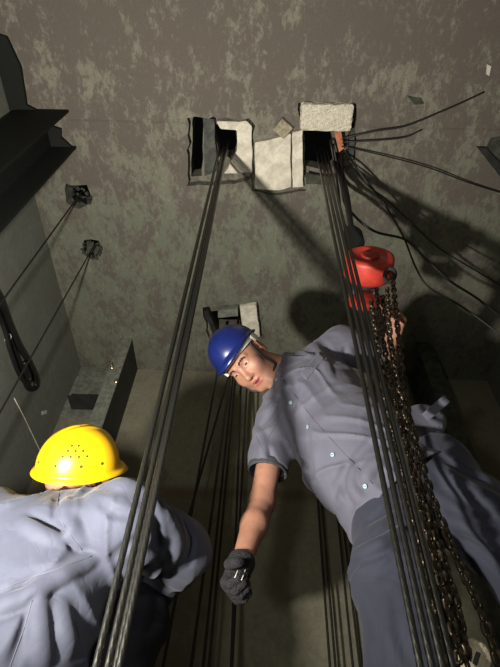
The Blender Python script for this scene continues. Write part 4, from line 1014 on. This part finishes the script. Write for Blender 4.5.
vents = [(a+66, e, r) for a, e, r in [(-118, 30, .0034), (-106, 30, .0034), (-94, 30, .0034), (-112, 38, .0034), (-100, 38, .0034), (-88, 38, .0034), (-82, 30, .0034), (-108, 46, .0034), (-96, 46, .0034), (-90, 17, .0042), (-125, 17, .0038), (-160, 15, .0038), (-190, 15, .0038), (-60, 17, .0038)]]
hel1, HW1 = helmet('yellow', yC, YR_, ys, w1, rx=.104, ry=.121, rz=.118, z0=.024, holes=vents, tilt=-.05)
bm = bmesh.new(); add_tube(bm, [HW1(((.090)*math.cos(2*math.pi*i/48), .108*math.sin(2*math.pi*i/48), .020)) for i in range(48)], .012, 8, closed=True, flat=(1, .14)); from_bm('headband', bm, M['white'], hel1)
# ---- jacket
pts = [n1, s1R, s1L, e1R, w1R, e1L, w1L, p1]
lo = np.min(pts, 0)-.17; hi = np.max(pts, 0)+.17; lo[0] = max(lo[0], XL+.02)
F = Field(lo, hi, .0048)
F.cone(n1+ax1*.02, s1R, .074, .082, .05); F.cone(n1+ax1*.02, s1L, .074, .084, .05)
F.cone(n1+ax1*.06, c1_, .105, .120, .05, flat=(lat1, 1.25)); F.cone(c1_, b1, .120, .122, .06, flat=(lat1, 1.30)); F.cone(b1, p1+arr(0, 0, .06), .122, .125, .06, flat=(lat1, 1.25))
F.cone(s1R, e1R, .080, .074, .04); F.cone(e1R, e1R+(w1R-e1R)*.75, .072, .050, .03)
F.cone(s1L, e1L, .080, .072, .04); F.cone(e1L, e1L+(w1L-e1L)*.8, .066, .050, .03)
ua = nrm(e1R-s1R)
folds(F, [(lat1*.8-ax1*.45, ax1, 4, 13, 1.0), (ax1+lat1*.5, lat1, 4, 12, .8)], .0095, 33)
creases(F, JACKET_FOLDS); D0 = F.D.copy(); wd = nrm(w1R-e1R); cW = np.maximum(F.half(e1R+(w1R-e1R)*.78, wd), F.ball(w1R, .10)); G = F.grid()
cW2 = np.maximum(F.half(e1L+(w1L-e1L)*.8, nrm(w1L-e1L)), F.ball(w1L, .10)); cB = (G[2]-.16).astype(np.float32)
nk1 = nrm(nrm(L1(0, -.02, -.06)-n1)+arr(.30, .1, .9)); cN = np.maximum(F.half(n1+nk1*.03, nk1), F.ball(n1+nk1*.06, .088))
cut_ = np.minimum(np.minimum(cW, cW2), np.minimum(cB, cN)); F.D = np.maximum(F.D, -cut_)
F.D = np.maximum(F.D, -np.maximum(D0+.008, np.minimum(np.minimum(cW-.06, cN-.03), np.minimum(cW2-.06, cB-.05))))
jacket = link('jacket', F.mesh('jacket', 2), M['jacket'], w1)
tj = tree(jacket)
ribbon('shoulder_seam', [(62, 482), (58, 500), (60, 518), (70, 535), (82, 550)], tj, .0009, M['seam'], jacket, .0004)
ribbon('back_seam', [(0, 590), (30, 578), (60, 568), (92, 556)], tj, .0009, M['seam'], jacket, .0004)
ribbon('side_seam', [(32, 600), (25, 625), (14, 655), (8, 672)], tj, .0009, M['seam'], jacket, .0004)
# glove
for w_, d_, sd in ((w1R, d1, -1), (w1L, d2, 1)):
    Fg = Field(w_-.2, w_+.2, .004); hand(Fg, w_, d_, arr(.2, .6, .3), sd, (.8, .9, .9, .95), .0035); Fg.cone(w_-d_*.04, w_+d_*.01, .036, .034, .01)
    link('glove', Fg.mesh('glove', 1), M['glove'], w1)
pts = [p1, k1R, k1L, f1R, f1L]; F = Field(np.min(pts, 0)-.16, np.max(pts, 0)+.16, .007)
F.cone(p1+arr(-.04, 0, 0), p1+arr(.04, 0, 0), .125, .125, .04)
for a_, b_, c_ in ((h1R, k1R, f1R), (h1L, k1L, f1L)): F.cone(a_, b_, .105, .085, .04); F.cone(b_, c_+arr(0, 0, .04), .08, .066, .04)
folds(F, [(arr(1, 0, 0), arr(0, .3, 1), 5, 13, 1.0)], .008, 51); G = F.grid(); F.D = np.maximum(F.D, (.06-G[2]).astype(np.float32))
link('trousers', F.mesh('trousers', 1), M['darktr'], w1)
for f_ in (f1R, f1L):
    Fs = Field(f_-.22, f_+.22, .006); Fs.cone(f_-arr(0, .02, .035), f_+arr(.03, .15, -.045), .046, .042, .03); Fs.cone(f_, f_+arr(0, 0, .04), .045, .045, .02)
    G = Fs.grid(); Fs.D = np.maximum(Fs.D, (.002-G[2]).astype(np.float32)); link('shoe', Fs.mesh('shoe', 1), M['black'], w1)
# ------------------------------------------------------------------ light
def lamp(name, loc, aim, energy, size, col, spread=180, typ='AREA'):
    d = bpy.data.lights.new(name, typ); d.energy = energy; d.color = col
    if typ == 'AREA': d.shape = 'DISK'; d.size = size; d.spread = math.radians(spread)
    else: d.shadow_soft_size = size
    o = bpy.data.objects.new(name, d); COL.objects.link(o); o.location = Vector(loc)
    o.rotation_mode = 'QUATERNION'; o.rotation_quaternion = (Vector(aim)-Vector(loc)).to_track_quat('-Z', 'Y'); return o
lamp('fill_light', (-.22, -.12, .12), (.1, 1.2, 1.8), 20, .04, (1, .97, .92), typ='POINT')  # unseen fill added near the camera to lift faces, jacket and left wall
lamp('inspection_lamp', (-.55, .50, .38), (.0, 1.0, 2.76), 42, .07, (1, .95, .86), 158)
w = bpy.data.worlds.new('world'); SC.world = w; w.use_nodes = True; w.node_tree.nodes['Background'].inputs[0].default_value = (.0015, .0015, .0015, 1); w.node_tree.nodes['Background'].inputs[1].default_value = 1
SC.view_settings.view_transform = 'Standard'; SC.view_settings.look = 'None'; SC.view_settings.gamma = 1; SC.view_settings.exposure = 0.0
SC.cycles.max_bounces = 6; SC.cycles.use_denoising = True
